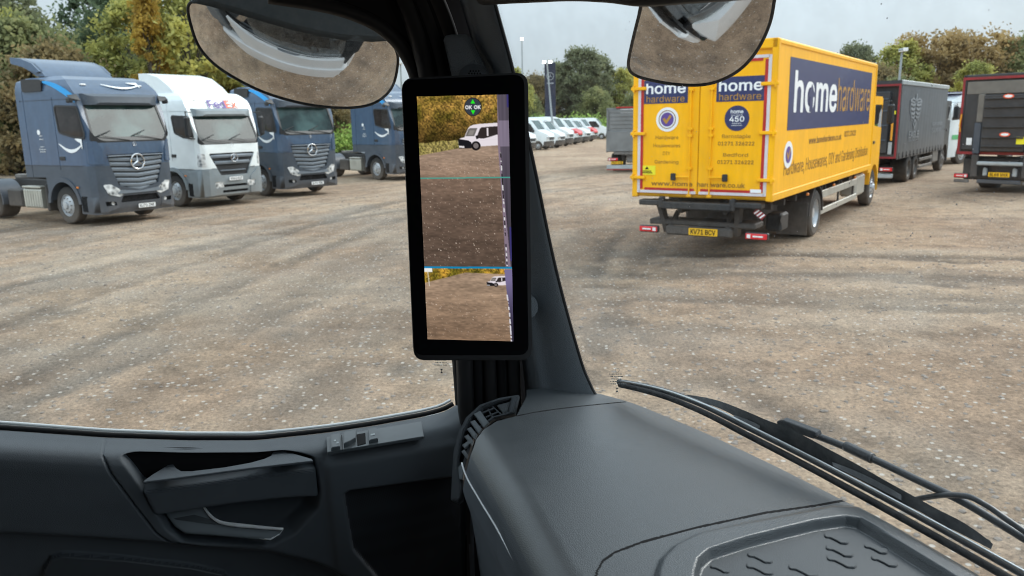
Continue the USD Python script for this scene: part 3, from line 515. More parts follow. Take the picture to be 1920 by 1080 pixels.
    for yy in (-.55, .55): ob('marker_lamp', bx((.74 if not ax else .82, yy * 1.5, 3.66 if not ax else 3.33), (.10, .16, .05), .02), M['lamp_white'], p)
    for s in (-1, 1):
        if not ax:
            ob('side_vent', prism(rpoly([(-1.28, 3.52), (-.38, 3.52), (-.34, 3.82), (-1.26, 3.86)], .05), 'y', -.06, .06).translate([0, s * 1.22, 0]), M['black_plastic'], p)
            t = np.linspace(0, 1, 14); xs = -.32 + 1.30 * t; zs = 3.78 - .42 * t ** 1.9; th = .05 + .13 * np.sin(pi * np.clip(t, 0, .8) / 1.6)
            sw_ = Polygon(list(zip(xs, zs)) + list(zip(xs[::-1], (zs - th)[::-1])))
            ob('blue_swoosh', cat([put(flat(sw_, .006), (0, s * 1.251 - s * .0, 0), (1, 0, 0), (0, 0, 1), (0, s, 0))]) , M['light_blue_print'], p)
            fl = s > 0
            sm_ = put(flat(smile(.98), .004), (.06 if not fl else 1.10, s * 1.252, 2.20), (1 if not fl else -1, 0, 0), (0, 0, 1)); ob('smile_logo', sm_, M['white_print'], p)
            ob('door_text', cat(*[put(text(t_, .035, None, False, .003, center=True), (-.72 * 1.0, s * 1.252, zz), (-s, 0, 0), (0, 0, 1)) for t_, zz in (('prime', 2.34), ('delivery', 2.25), ('amazon', 2.05), ('find out more', 1.98), ('road safety', 1.92))] + [put(flat(Point(0, 0).buffer(.07), .003), (-.80, s * 1.252, 2.45), (-s, 0, 0), (0, 0, 1))]), M['white_print'], p)
    if not ax:  # arrow logo on the sloping roof front
        X = np.array((0, 1., 0)); Y = np.array((-.29, 0, .22)); Y = Y / np.linalg.norm(Y)
        ob('roof_smile_logo', put(affinity_flat(smile(1.1)), np.array((.70, -.32, 3.695)) + np.cross(X, Y) * .018, X, Y), M['white_print'], p)
    else:
        X = np.array((0, 1., 0)); Y = np.array((-.16, 0, .29)); Y /= np.linalg.norm(Y); N = np.cross(X, Y); o = np.array((1.0, -.42, 3.09)) + N * .02
        a = text('Fed', .27, .66, True, .004); b = text('Ex', .27, .46, True, .004)
        ob('roof_lettering', put(a, o, X, Y), M['purple_print'], p, label='purple letters Fed'); ob('roof_lettering', put(b, o + X * .66, X, Y), M['orange_print'], p, label='orange letters Ex')
    return p
# ------------------------------------------------------------------ the four tractor units on the left
GT = 'tractor units parked nose out on the left'
A = tractor('tractor_unit', 'slate blue tractor unit nearest the left edge, arrow logo on its door and roof', (-11.42, 22.68, -.516), 'slate', GT)
B = tractor('white_tractor_unit', 'white and grey tractor unit with purple and orange lettering over the cab', (-10.15, 26.89, -.572), 'white', GT)
dup(A, 'slate blue tractor unit right behind the white cab, half under the hanging mirror', (-8.22, 30.06, 0), math.degrees(-.716), GT)
dup(A, 'farthest slate blue tractor unit, seen from its side next to the display', (-5.19, 37.21, 0), math.degrees(-.753), GT)

# ------------------------------------------------------------------ yellow box truck (origin on the ground under its rear doors, +X forward)
def box_frame(p, L_, W, zb, zt, mat, rail=.09):
    """box body with its corner rails and a raised lower rail; its rear face lies at X = 0"""
    b = ob('box_body', bx((L_ / 2 + .02, 0, (zb + zt) / 2), (L_ - .04, W - .02, zt - zb - .02), .03), M[mat], p)
    for s in (-1, 1):
        ob('lower_rail', bx((L_ / 2, s * (W / 2 - .03), zb + .06), (L_, .09, .13), .012), M[mat], b); ob('roof_rail', bx((L_ / 2, s * (W / 2 - .04), zt - .05), (L_, .10, .11), .03), M[mat], b)
        ob('rear_post', bx((.05, s * (W / 2 - .05), (zb + zt) / 2), (.12, .115, zt - zb), .015), M[mat], b); ob('front_post', bx((L_ - .05, s * (W / 2 - .04), (zb + zt) / 2), (.12, .10, zt - zb), .03), M[mat], b)
    ob('rear_header', bx((.05, 0, zt - .08), (.12, W, .17), .02), M[mat], b)
    return b
RX, RY = np.array((0, -1., 0)), np.array((0, 0, 1.))        # rear face: right and up as seen from behind
SX, SY = np.array((1., 0, 0)), np.array((0, 0, 1.))         # right flank
def rear_text(p, s, y, zz, h, w=None, mat='brown_print', bold=False, x=-.004, center=False, name='lettering', flip=False):
    return ob(name, put(text(s, h, w, bold, .002, center), (x, y, zz), RX, RY), M[mat], p)
def side_text(p, s, x, zz, h, w=None, mat='brown_print', bold=False, y=-1.303, name='lettering'):
    return ob(name, put(text(s, h, w, bold, .002), (x, y, zz), SX, SY), M[mat], p)
def rear_lamp(p, y, zz, w=.38, h=.13, white=0, x=-.10):
    q = ob('rear_light', bx((x, y, zz), (.09, w, h), .02), M['black_plastic'], p)
    ob('lamp_lens', bx((x - .05, y, zz), (.03, w * .92, h * .74), .008), M['lamp_red'], q)
    ob('lamp_lens', bx((x - .068, y + white * w * .32, zz), (.012, h * .5, h * .5), .004), M['lamp_white'], q)
    ob('lamp_bar', bx((x - .068, y - white * .03, zz), (.012, w * .45, h * .22), .004), M['lamp_white'], q); return q
p = Y = thing('yellow_box_truck', 'yellow box truck with blue home hardware signs on its doors and side', 'truck', (3.399, 14.367, 0), 56.5)
LB, W = 9.37, 2.60; bb = box_frame(p, LB, W, 1.075, 3.78, 'yellow_paint')
for s in (1, -1):
    y0, y1 = (.035, 1.19) if s > 0 else (-1.19, .025)
    dr = ob('rear_door', bx((.012, (y0 + y1) / 2, 2.335), (.03, y1 - y0, 2.36), .008), M['yellow_paint'], p)
    yo = 1.195 * s; yi = .03
    ob('silver_edge', cat(bx((-.006, yo - s * .02, 2.34), (.008, .055, 2.36)), bx((-.006, (yo + yi) / 2, 1.185), (.008, abs(yo - yi) - .06, .05)), bx((-.006, (yo + yi) / 2, 3.50), (.008, abs(yo - yi) - .06, .05))), M['silver_tape'], dr, smooth=False)
    ob('red_edge', cat(bx((-.0065, yo - s * .075, 2.34), (.008, .05, 2.22)), bx((-.0065, (yo + yi) / 2 - s * .04, 1.235), (.008, abs(yo - yi) - .2, .045)), bx((-.0065, (yo + yi) / 2 - s * .04, 3.45), (.008, abs(yo - yi) - .2, .045))), M['red_tape'], dr, smooth=False)
    for zz in (1.44, 2.24, 3.05): ob('hinge', cat(bx((-.02, s * 1.19, zz), (.05, .30, .06), .012), tube([(-.03, s * 1.285, zz - .06), (-.03, s * 1.285, zz + .06)], .022, 8)), M['yellow_paint'], dr)
    ry = .19 * s - .01
    ob('lock_rod', cat(tube([(-.035, ry, 1.12), (-.035, ry, 3.5)], .014, 8), *[bx((-.02, ry, zz), (.05, .09, .05), .008) for zz in (1.13, 1.62, 2.2, 2.32, 3.0, 3.46)]), M['yellow_paint'], dr)
    hb_ = ob('door_handle', bx((-.045, s * .30, 1.47), (.025, .26, .035), .008), M['yellow_paint'], dr); ob('handle_bracket', bx((-.04, s * .48, 1.465), (.03, .10, .13), .012), M['chassis_black'], dr)
    sy = 1.09 if s > 0 else -.27                                              # blue sign, its left edge
    sg = ob('door_sign', put(flat([(0, 0), (.84, 0), (.84, .415), (0, .415)], .003), (-.004, sy, 2.775), RX, RY), M['navy_print'], dr)
    rear_text(sg, 'home', sy - .04, 2.955, .175, .76, 'white_print', True, -.0075); rear_text(sg, 'hardware', sy - .05, 2.80, .115, .73, 'gold_print', False, -.0075)
    cy = .63 if s > 0 else -.645
    c0 = ob('round_badge', put(flat(Point(0, 0).buffer(.215, quad_segs=12), .003), (-.004, cy, 2.49), RX, RY), M['white_print' if s > 0 else 'navy_print'], dr)
    if s > 0:
        ob('badge_ring', put(flat(Point(0, 0).buffer(.165, quad_segs=12).difference(Point(0, 0).buffer(.150)), .002), (-.0075, cy, 2.49), RX, RY), M['brown_print'], c0)
        ob('badge_disc', put(flat(Point(0, 0).buffer(.125, quad_segs=12), .002), (-.0075, cy, 2.49), RX, RY), M['purple_print'], c0)
        ob('badge_tick', put(flat(LineString([(-.07, .02), (-.02, -.05), (.07, .07)]).buffer(.024, cap_style=2), .002), (-.010, cy, 2.49), RX, RY), M['gold_print'], c0)
    else:
        for t_, zz, h_, w_ in (('home', 2.575, .06, .22), ('has nearly', 2.535, .022, .2), ('450', 2.435, .085, .26), ('stores', 2.395, .022, .16), ('nationwide', 2.36, .022, .18)): rear_text(c0, t_, cy + w_ / 2, zz, h_, w_, 'white_print', h_ > .05, -.0075)
    words = (('Hardware', .44, 2.14), ('Housewares', .52, 1.995), ('DIY', .14, 1.855), ('Gardening', .46, 1.70)) if s > 0 else (('Barnstaple', .50, 2.155), ('01271 326222', .64, 2.03), ('Bedford', .44, 1.835), ('01271 326222', .64, 1.71))
    for t_, w_, zz in words: rear_text(dr, t_, cy + w_ / 2, zz, .062, w_, 'brown_print', t_[0] == '0')
ob('web_lettering', cat(put(text('www.home', .075, .80, True, .002), (-.005, .92, 1.30), RX, RY), put(text('hardware.co.uk', .075, .86, True, .002), (-.005, .03, 1.30), RX, RY)), M['brown_print'], p)
q = ob('warning_sticker', put(flat([(0, 0), (.33, 0), (.33, .17), (0, .17)], .003), (-.005, 1.17, 1.49), RX, RY), M['yellow_sticker'], p)
ob('sticker_symbol', put(flat(unary_union([Polygon([(.12, .10), (.20, .10), (.16, .155)]), sbox(.06, .03, .27, .045), sbox(.08, .06, .25, .075)]), .002), (-.0085, 1.17, 1.49), RX, RY), M['matt_black'], q)
ob('corner_sticker', put(flat([(0, 0), (.19, 0), (.19, .06), (0, .06)], .003), (-.0115, -.93, 1.22), RX, RY), M['white_print'], p)
# tail lift below the doors
tl = ob('tail_lift', cat(bx((-.06, 0, .955), (.20, 1.34, .13), .02), bx((-.02, .88, .99), (.24, .46, .10), .02), bx((-.02, -.92, 1.0), (.24, .50, .10), .02)), M['lift_steel'], p)
for s in (-1, 1):
    ob('lift_arm', cat(hull([(.15, s * .70, .95), (-.08, s * .70, .95), (.3, s * .62, .42), (.12, s * .62, .42), (.15, s * .78, .95), (-.08, s * .78, .95), (.3, s * .70, .42), (.12, s * .70, .42)]), tube([(.3, s * .5, .8), (.0, s * .55, .5)], .05, 8)), M['chassis_black'], tl)
    ob('lift_bracket', bx((-.1, s * .66, 1.0), (.12, .10, .22), .02), M['chassis_black'], tl)
rear_lamp(p, .90, .50, white=-1); rear_lamp(p, -1.11, .48, .40, white=1)
ob('under_run_bar', cat(bx((-.02, -.03, .49), (.10, 1.25, .17), .03), bx((.3, -.03, .62), (.5, 2.0, .10), .02)), M['chassis_black'], p)
plate_on(p, (-.08, -.13, .49), RX, RY, 'KV71 BCV', 'plate_yellow', .54, .13)
ob('hazard_board', put(flat([(-.10, -.055), (.10, -.055), (.10, .055), (-.10, .055)], .006), (-.05, -1.12, .86), RX * .8 - RY * .6, RY * .8 + RX * .6), M['crimson_frame'], p, label='small red and white striped board')
for k_ in range(3): ob('hazard_stripe', put(flat([(-.085 + .06 * k_, -.05), (-.06 + .06 * k_, -.05), (-.035 + .06 * k_, .05), (-.06 + .06 * k_, .05)], .002), (-.0565, -1.12, .86), RX * .8 - RY * .6, RY * .8 + RX * .6), M['white_print'], p)
ob('chassis', cat(*[bx((5.0, s * .43, .92), (9.6, .09, .28), .01) for s in (-1, 1)], *[bx((xx, 0, .93), (.08, 2.3, .12), .01) for xx in np.arange(.6, 9.3, .85)], bx((3.584, 0, .5), (.24, 1.9, .24), .05), bx((10.42, 0, .5), (.2, 1.9, .2), .04), bx((1.9, 0, .62), (1.2, 1.5, .42), .05), bx((7.3, .6, .7), (1.3, .6, .5), .05)), M['chassis_black'], p)
for s in (-1, 1):
    wheel(p, 3.584, s * .96, s, w=.58); wheel(p, 10.42, s * 1.05, s, dish=1)
    for zz, hh in ((.84, .16), (.47, .13)): ob('side_guard', bx((6.1, s * 1.21, zz), (3.9, .05, hh), .012), M['aluminium'], p)
    for xx in (4.35, 6.1, 7.85): ob('guard_post', bx((xx, s * 1.17, .75), (.06, .04, .7), .006), M['chassis_black'], p)
    ob('mud_wing', prism(Point(3.584, .5).buffer(.60, quad_segs=10).difference(Point(3.584, .5).buffer(.56, quad_segs=10)).intersection(sbox(2.9, .5, 4.3, 1.04)), 'y', -.3, .3).translate([0, s * .96, 0]), M['chassis_black'], p)
    ob('mud_flap', bx((2.86, s * .95, .45), (.02, .6, .66), .004), M['chassis_black'], p)
    for xx in (2.6, 5.0, 7.4): ob('side_marker', bx((xx, s * 1.29, .98), (.10, .04, .05), .008), M['amber_plastic'], p)
    ob('tank', bx((8.7, s * 1.0, .70), (1.1, .42, .56), .06), M['aluminium'], p)
ob('hose_box', cat(bx((1.55, -1.0, .55), (.5, .3, .34), .04), put(flat(Polygon([(0, -.12), (.12, 0), (0, .12), (-.12, 0)]), .01), (1.25, -1.16, .62), SX, SY)), M['lift_steel'], p)
# flank sign, lettering
sg = ob('side_sign', put(flat([(.80, 2.26), (8.70, 2.27), (8.70, 3.53), (.80, 3.52)], .003), (0, -1.292, 0), SX, SY), M['navy_print'], p)
side_text(sg, 'home', 1.15, 2.60, .70, 3.55, 'white_print', True, -1.297); side_text(sg, 'hardware', 4.78, 2.60, .70, 3.80, 'gold_print', False, -1.297)
ob('arrow_symbol', put(flat(Polygon([(.0, .0), (.26, 0), (.26, .28), (.44, .28), (.13, .52), (-.18, .28), (0, .28)]), .002), (2.30, -1.299, 2.58), SX, SY), M['navy_print'], sg)
side_text(p, 'www.homehardware.co.uk', 2.45, 1.97, .12, 3.0, 'brown_print', True, -1.292); side_text(p, '01271 326222', 5.75, 2.02, .12, 1.35, 'brown_print', True, -1.292)
side_text(p, 'Hardware, Housewares, DIY and Gardening Distribution', .72, 1.47, .24, 8.1, 'brown_print', False, -1.292)
c0 = ob('round_badge', put(flat(affinity.scale(Point(0, 0).buffer(.24, quad_segs=12), 1.25, 1), .003), (.97, -1.292, 1.83), SX, SY), M['white_print'], p)
ob('badge_disc', put(flat(affinity.scale(Point(0, 0).buffer(.15, quad_segs=10), 1.25, 1), .002), (.97, -1.296, 1.83), SX, SY), M['purple_print'], c0); ob('badge_tick', put(flat(LineString([(-.10, .02), (-.02, -.06), (.10, .08)]).buffer(.03), .002), (.97, -1.299, 1.83), SX, SY), M['gold_print'], c0)
# its cab in front of the box
def small_cab(p, x0, x1, xa, zt, mat, glass='side_glass', w=1.23):
    sd_ = [(x0, .95), (x0, zt), (x1 - .62, zt), (x1 - .32, zt - .12), (x1 - .05, 2.05), (x1, 1.9), (x1 + .02, .5), (x1 - .05, .36), (xa + .66, .38), (xa + .66, .62), (xa - .66, .62), (xa - .7, .95)]
    pl = [(x0, -w), (x1 - .45, -w), (x1 - .2, -w + .05), (x1 - .06, -w + .25), (x1 + .03, -.4)]; pl += [(a, -b) for a, b in pl[::-1]]
    b = prism(sd_, 'y', -1.3, 1.3) ^ prism(pl, 'z', 0, 5); ar = Manifold.hull_points(np.array(lathe([(.001, -1.4), (.64, -1.4), (.64, 1.4), (.001, 1.4)], 'y', 32).vertices) + [xa, 0, .5])
    b = b - ar - prism([(xa - .7, 0), (xa + .64, 0), (xa + .64, .5), (xa - .7, .5)], 'y', -1.4, 1.4)
    sw = prism(rpoly([(x0 + .45, zt - .22), (x1 - .48, zt - .22), (x1 - .22, 2.12), (x0 + .5, 2.2)], .05), 'y', -1.4, 1.4); ws = prism(rpoly([(-1.06, 2.05), (1.06, 2.05), (1.0, zt - .2), (-1.0, zt - .2)], .06), 'x', x1 - .75, x1 + .3)
    c_ = ob('cab', b - sw - ws - bx((x0 + .35, 0, 2.2), (.02, 2 * w + .02 - .0, .001)), M[mat], p, smooth=28); ob('windscreen', (b ^ ws).translate([-.015, 0, 0]), M['screen_glass'], p); ob('side_window', (b ^ sw).scale([1, .99, 1]), M[glass], p)
    for s in (-1, 1):
        q = ob('wing_mirror', bx((x1 - .12, s * (w + .17), 2.5), (.13, .18, .55), .04), M['black_plastic'], p); ob('mirror_arm', tube([(x1 - .2, s * w, zt - .15), (x1 - .12, s * (w + .18), zt - .12), (x1 - .12, s * (w + .18), 2.7)], .018, 6), M['black_plastic'], q)
        ob('door_handle', bx((x0 + .55, s * (w + .008), 1.75), (.22, .03, .08), .01), M['black_plastic'], p)
    ob('grille', bx((x1 + .02, 0, 1.3), (.03, 1.4, .5), .02), M['dark_grille'], p)
    return c_
small_cab(p, 9.47, 11.55, 10.42, 2.98, 'yellow_paint')

# ------------------------------------------------------------------ grey curtain-sided truck behind it
p = thing('curtain_side_truck', 'dark grey curtain-sided truck with a pale eagle emblem, red rear frame', 'truck', (12.44, 28.68, 0), math.degrees(.91967))
bb = ob('box_body', bx((4.55, 0, 2.36), (8.94, 2.42, 2.5), .02), M['rear_black_panel'], p)
for s in (-1, 1):
    nx = 180; xs = np.linspace(.1, 9.0, nx); zs = np.linspace(.93, 3.46, 26); XX, ZZ = np.meshgrid(xs, zs, indexing='ij')
    YY = 1.248 + .0035 * np.sin(XX * 11.5 + .7 * np.sin(ZZ * 1.3)) * (1 - .4 * (ZZ - .9) / 2.6) + .005 * meshkit.noise(np.stack([XX * 2, ZZ * 2, 0 * XX + s], -1)) - .02 * (ZZ < 1.0)
    ob('side_curtain', grid_mesh(np.stack([XX, s * YY, ZZ], -1)), M['curtain_grey'], p, smooth=True)
    ob('roof_rail', bx((4.55, s * 1.24, 3.55), (9.1, .08, .16), .02), M['galvanised'], p)
    for xx in np.arange(.35, 9, .62): ob('curtain_strap', cat(bx((xx, s * 1.262, 1.04), (.05, .012, .24)), bx((xx, s * 1.275, 1.0), (.07, .02, .07), .006)), M['chassis_black'], p, smooth=False)
    ob('side_guard', cat(bx((5.6, s * 1.19, .72), (2.6, .04, .12), .01), bx((5.6, s * 1.19, .44), (2.6, .04, .12), .01)), M['dusty_metal'], p)
    for xx in (2.35, 3.55): wheel(p, xx, s * .95, s, w=.55, rim='dusty_metal')
    wheel(p, 9.3, s * 1.05, s, dish=1, rim='dusty_metal'); ob('tank', bx((7.7, s * .98, .72), (1.3, .42, .6), .08), M['dusty_metal'], p)
fz = [Polygon([(0, .72), (.1, .98), (.05, 1.16), (-.05, 1.16), (-.1, .98)])]
for s in (-1, 1):
    fz += [LineString([(s * .16, .92), (s * .55, .98), (s * .98, .90), (s * .70, .86), (s * .2, .84)]).buffer(.03), LineString([(s * .14, .76), (s * .5, .74), (s * .86, .78)]).buffer(.045), LineString([(s * .14, .62), (s * .46, .58), (s * .78, .62)]).buffer(.045), LineString([(s * .12, .48), (s * .4, .42), (s * .68, .46)]).buffer(.04), LineString([(s * .10, .34), (s * .34, .28), (s * .52, .32)]).buffer(.035), LineString([(s * .06, .2), (s * .2, .08), (0, -.1)]).buffer(.045), LineString([(s * .98, .90), (s * .9, .55), (s * .55, .2)]).buffer(.025)]
ob('eagle_emblem', put(flat(unary_union(fz), .003), (2.52, -1.272, 2.05), SX, SY), M['logo_grey'], p); side_text(p, 'EAGLE', 1.66, 1.62, .24, 1.75, 'logo_grey', True, -1.272); side_text(p, 'Couriers', 1.68, 1.50, .08, 1.2, 'logo_grey', False, -1.272)
side_text(p, 'eagle overnight', 5.9, 2.0, .16, 2.2, 'logo_grey', False, -1.272); side_text(p, '0800 298 1992', 5.9, 1.72, .16, 2.0, 'logo_grey', False, -1.272)
fr_ = prism(sbox(-1.25, 1.0, 1.25, 3.62).difference(sbox(-1.17, 1.12, 1.17, 3.42)), 'x', -.06, .06); ob('rear_frame', fr_, M['rear_black_panel'], p)
ob('red_frame', prism(sbox(-1.255, .97, 1.255, 3.5).difference(sbox(-1.185, 1.04, 1.185, 3.43)), 'x', -.075, -.061), M['crimson_frame'], p)
ob('lift_platform', bx((-.11, .05, 2.2), (.09, 2.0, 2.1), .02), M['rear_black_panel'], p)
for zz in (1.6, 2.1, 2.6, 3.0): ob('platform_rib', bx((-.16, .05, zz), (.03, 1.9, .05), .01), M['slate_grey_plastic'], p)
ob('grab_strap', bx((-.17, -1.08, 1.95), (.03, .07, .72), .01), M['orange_strap'], p); ob('small_sticker', put(flat(sbox(0, 0, .16, .12), .003), (-.07, -.98, 2.48), RX, RY), M['yellow_sticker'], p); ob('white_plate', put(flat(sbox(0, 0, .12, .42), .003), (-.09, -.98, 1.12), RX, RY), M['galvanised'], p); ob('top_lamp', bx((-.08, -.2, 3.55), (.04, .3, .06), .01), M['lamp_white'], p)
rear_lamp(p, -.98, .60, .44, .16, white=1); rear_lamp(p, .98, .60, .44, .16, white=-1); ob('bumper_bar', bx((-.08, 0, .37), (.12, 2.4, .16), .03), M['galvanised'], p)
ob('chassis', cat(*[bx((4.6, s * .43, .85), (9.2, .09, .26), .01) for s in (-1, 1)], bx((2.9, 0, .5), (1.5, 1.6, .3), .05), bx((6.2, 0, .7), (2.2, 1.6, .4), .05)), M['chassis_black'], p)
small_cab(p, 9.1, 10.8, 9.3 + .3, 3.0, 'rear_black_panel')

# ------------------------------------------------------------------ black truck at the right edge
p = thing('tail_lift_truck', 'black box truck at the right edge, folded ribbed tail lift in a red frame', 'truck', (15.20, 24.80, 0), math.degrees(.676))
bb = box_frame(p, 8.2, 2.62, 1.18, 3.64, 'rear_black_panel')
ob('red_frame', prism(sbox(-1.325, 1.20, 1.325, 3.57).difference(sbox(-1.255, 1.285, 1.255, 3.49)), 'x', -.022, -.010), M['crimson_frame'], p)
ob('header_panel', bx((-.02, 0, 3.24), (.04, 2.36, .38), .01), M['ply_grey'], p)
ob('rear_door', cat(bx((-.015, .92, 2.2), (.03, .56, 1.7), .01), bx((-.015, -.92, 2.2), (.03, .56, 1.7), .01)), M['rear_black_panel'], p)
lf = ob('lift_platform', bx((-.10, 0, 2.16), (.09, 1.22, 1.72), .02), M['rear_black_panel'], p)
for zz in (1.45, 1.72, 2.04, 2.35, 2.64, 2.90): ob('platform_rib', bx((-.16, 0, zz), (.05, 1.18, .055), .014), M['black_plastic'], lf)
for s in (-1, 1):
    ob('lift_mast', bx((-.09, s * .70, 2.62), (.09, .19, .86), .02), M['ply_grey'], p); ob('mast_foot', bx((-.08, s * .73, 1.70), (.10, .20, .96), .02), M['slate_grey_plastic'], p); ob('mast_foot', bx((-.08, s * .73, .85), (.10, .20, .7), .02), M['rear_black_panel'], p)
    wheel(p, 1.9, s * .95, s, w=.55, rim='dusty_metal'); wheel(p, 8.9, s * 1.05, s, dish=1)
    ob('lift_cylinder', cat(bx((-.03, s * .42, .66), (.1, .12, .24), .02), tube([(-.1, s * .42, .80), (-.02, s * .40, .55)], .03, 8)), M['galvanised'], p)
    rear_lamp(p, s * 1.08, .53, .44, .15, white=-s); ob('bumper_end', bx((-.08, s * 1.08, .36), (.10, .44, .10), .02), M['dusty_metal'], p); ob('grab_strap', tube([(-.04, s * 1.27, 1.9), (-.07, s * 1.29, 2.1), (-.04, s * 1.27, 2.45)], .022, 6), M['orange_strap'], p)
ob('lift_beam', bx((-.10, 0, .93), (.14, 1.30, .12), .03), M['galvanised'], p); ob('under_run_bar', bx((-.06, 0, .37), (.10, 1.25, .12), .02), M['slate_grey_plastic'], p)
for zz in (2.96, 1.82): ob('oval_badge', put(flat(affinity.scale(Point(0, 0).buffer(.09), 1.7, .75), .004), (-.187, -.08, zz), RX, RY), M['orange_print'], p); ob('badge_centre', put(flat(affinity.scale(Point(0, 0).buffer(.065), 1.7, .6), .002), (-.192, -.08, zz), RX, RY), M['white_print'], p)
ob('paper_sticker', put(flat(sbox(0, 0, .16, .22), .003), (-.034, 1.06, 1.49), RX, RY), M['white_print'], p); q = ob('yellow_notice', put(flat(sbox(0, 0, .34, .22), .003), (-.147, -.40, 1.53), RX, RY), M['yellow_sticker'], p)
plate_on(p, (-.17, -.03, .60), RX, RY, 'BL68 VHX', 'plate_yellow', .60, .14)
ob('chassis', cat(*[bx((4.2, s * .43, .9), (8.4, .09, .26), .01) for s in (-1, 1)], bx((.6, 0, .75), (1.0, 2.3, .7), .05), bx((1.9, 0, .5), (.3, 1.9, .24), .05)), M['chassis_black'], p)
small_cab(p, 8.3, 10.2, 8.9, 2.98, 'rear_black_panel')

# ------------------------------------------------------------------ grey truck left of the yellow one, seen from behind
p = thing('grey_box_truck', 'small grey box truck with its rear shutter down, left of the yellow truck', 'truck', (5.75, 38.2, 0), 76)
bb = box_frame(p, 5.5, 2.3, .95, 3.0, 'dull_grey_panel')
ob('rear_shutter', bx((-.01, 0, 2.35), (.04, 2.06, 1.1), .01), M['dull_grey_panel'], p)
for zz in np.arange(1.95, 2.85, .18): ob('shutter_slat', bx((-.035, 0, zz), (.02, 2.0, .15), .01), M['dull_grey_panel'], p)
ob('lift_platform', bx((-.08, 0, 1.45), (.08, 2.3, .95), .02), M['dull_grey_panel'], p); ob('top_board', put(flat(sbox(-.5, -.09, .5, .09), .01), (-.03, 0, 2.86), RX, RY), M['white_print'], p, label='pale lettering board over the shutter')
ob('top_lamp', bx((-.03, .1, 3.02), (.08, 1.2, .06), .01), M['red_tape'], p)
for s in (-1, 1): rear_lamp(p, s * .82, .62, .5, .16, white=s); wheel(p, 1.6, s * .85, s, r=.42, w=.45); wheel(p, 5.6, s * .95, s, r=.42, dish=1)
plate_on(p, (-.17, .62, .46), RX, RY, 'FX17 OUE', 'plate_yellow', .56, .13); ob('lift_frame', cat(bx((-.05, 0, .9), (.10, 1.6, .14), .02), bx((.1, -.25, .7), (.2, .9, .5), .04), tube([(-.1, .3, .9), (.1, -.2, .55)], .04, 8)), M['dusty_metal'], p); ob('bumper_bar', bx((-.1, 0, .25), (.14, 2.25, .2), .03), M['galvanised'], p); ob('red_strip', bx((-.175, 0, .14), (.006, 2.2, .03)), M['red_tape'], p)
small_cab(p, 5.5, 7.2, 6.2, 2.6, 'dull_grey_panel', w=1.05)

# ------------------------------------------------------------------ white and green cab between the two black trucks
p = thing('green_striped_truck', 'white truck with a green stripe, glimpsed between the dark curtain truck and the black one', 'truck', (21.6, 40.6, 0), 214)
small_cab(p, -.9, 1.45, 0, 2.95, 'white_paint', 'side_glass'); ob('box_body', bx((-4.2, 0, 2.2), (6.4, 2.5, 2.6), .04), M['white_paint'], p); ob('roof_fairing', hull([(-.8, -1.1, 2.98), (-.8, 1.1, 2.98), (-.8, -1.1, 3.45), (-.8, 1.1, 3.45), (.9, -.9, 2.98), (.9, .9, 2.98), (.1, -1, 3.3), (.1, 1, 3.3)]), M['white_paint'], p); ob('roof_stripe', bx((-.2, 0, 3.46), (1.0, 1.9, .02)), M['purple_print'], p)
for s in (-1, 1): ob('green_stripe', bx((.15, s * 1.238, 1.32), (1.9, .012, .22)), M['green_print'], p); wheel(p, 0, s * 1.03, s, dish=1); wheel(p, -5, s * .95, s, w=.5); ob('lower_skirt', bx((-.9 + .1, s * 1.2, .75), (.3, .05, .3), .01), M['dusty_metal'], p)
ob('front_stripe', bx((1.475, 0, .85), (.012, 1.9, .2)), M['green_print'], p); ob('chassis', cat(bx((-3, 0, .7), (7.5, 1.0, .3), .02), bx((.2, 0, .7), (1.2, 1.5, .4), .03)), M['chassis_black'], p)

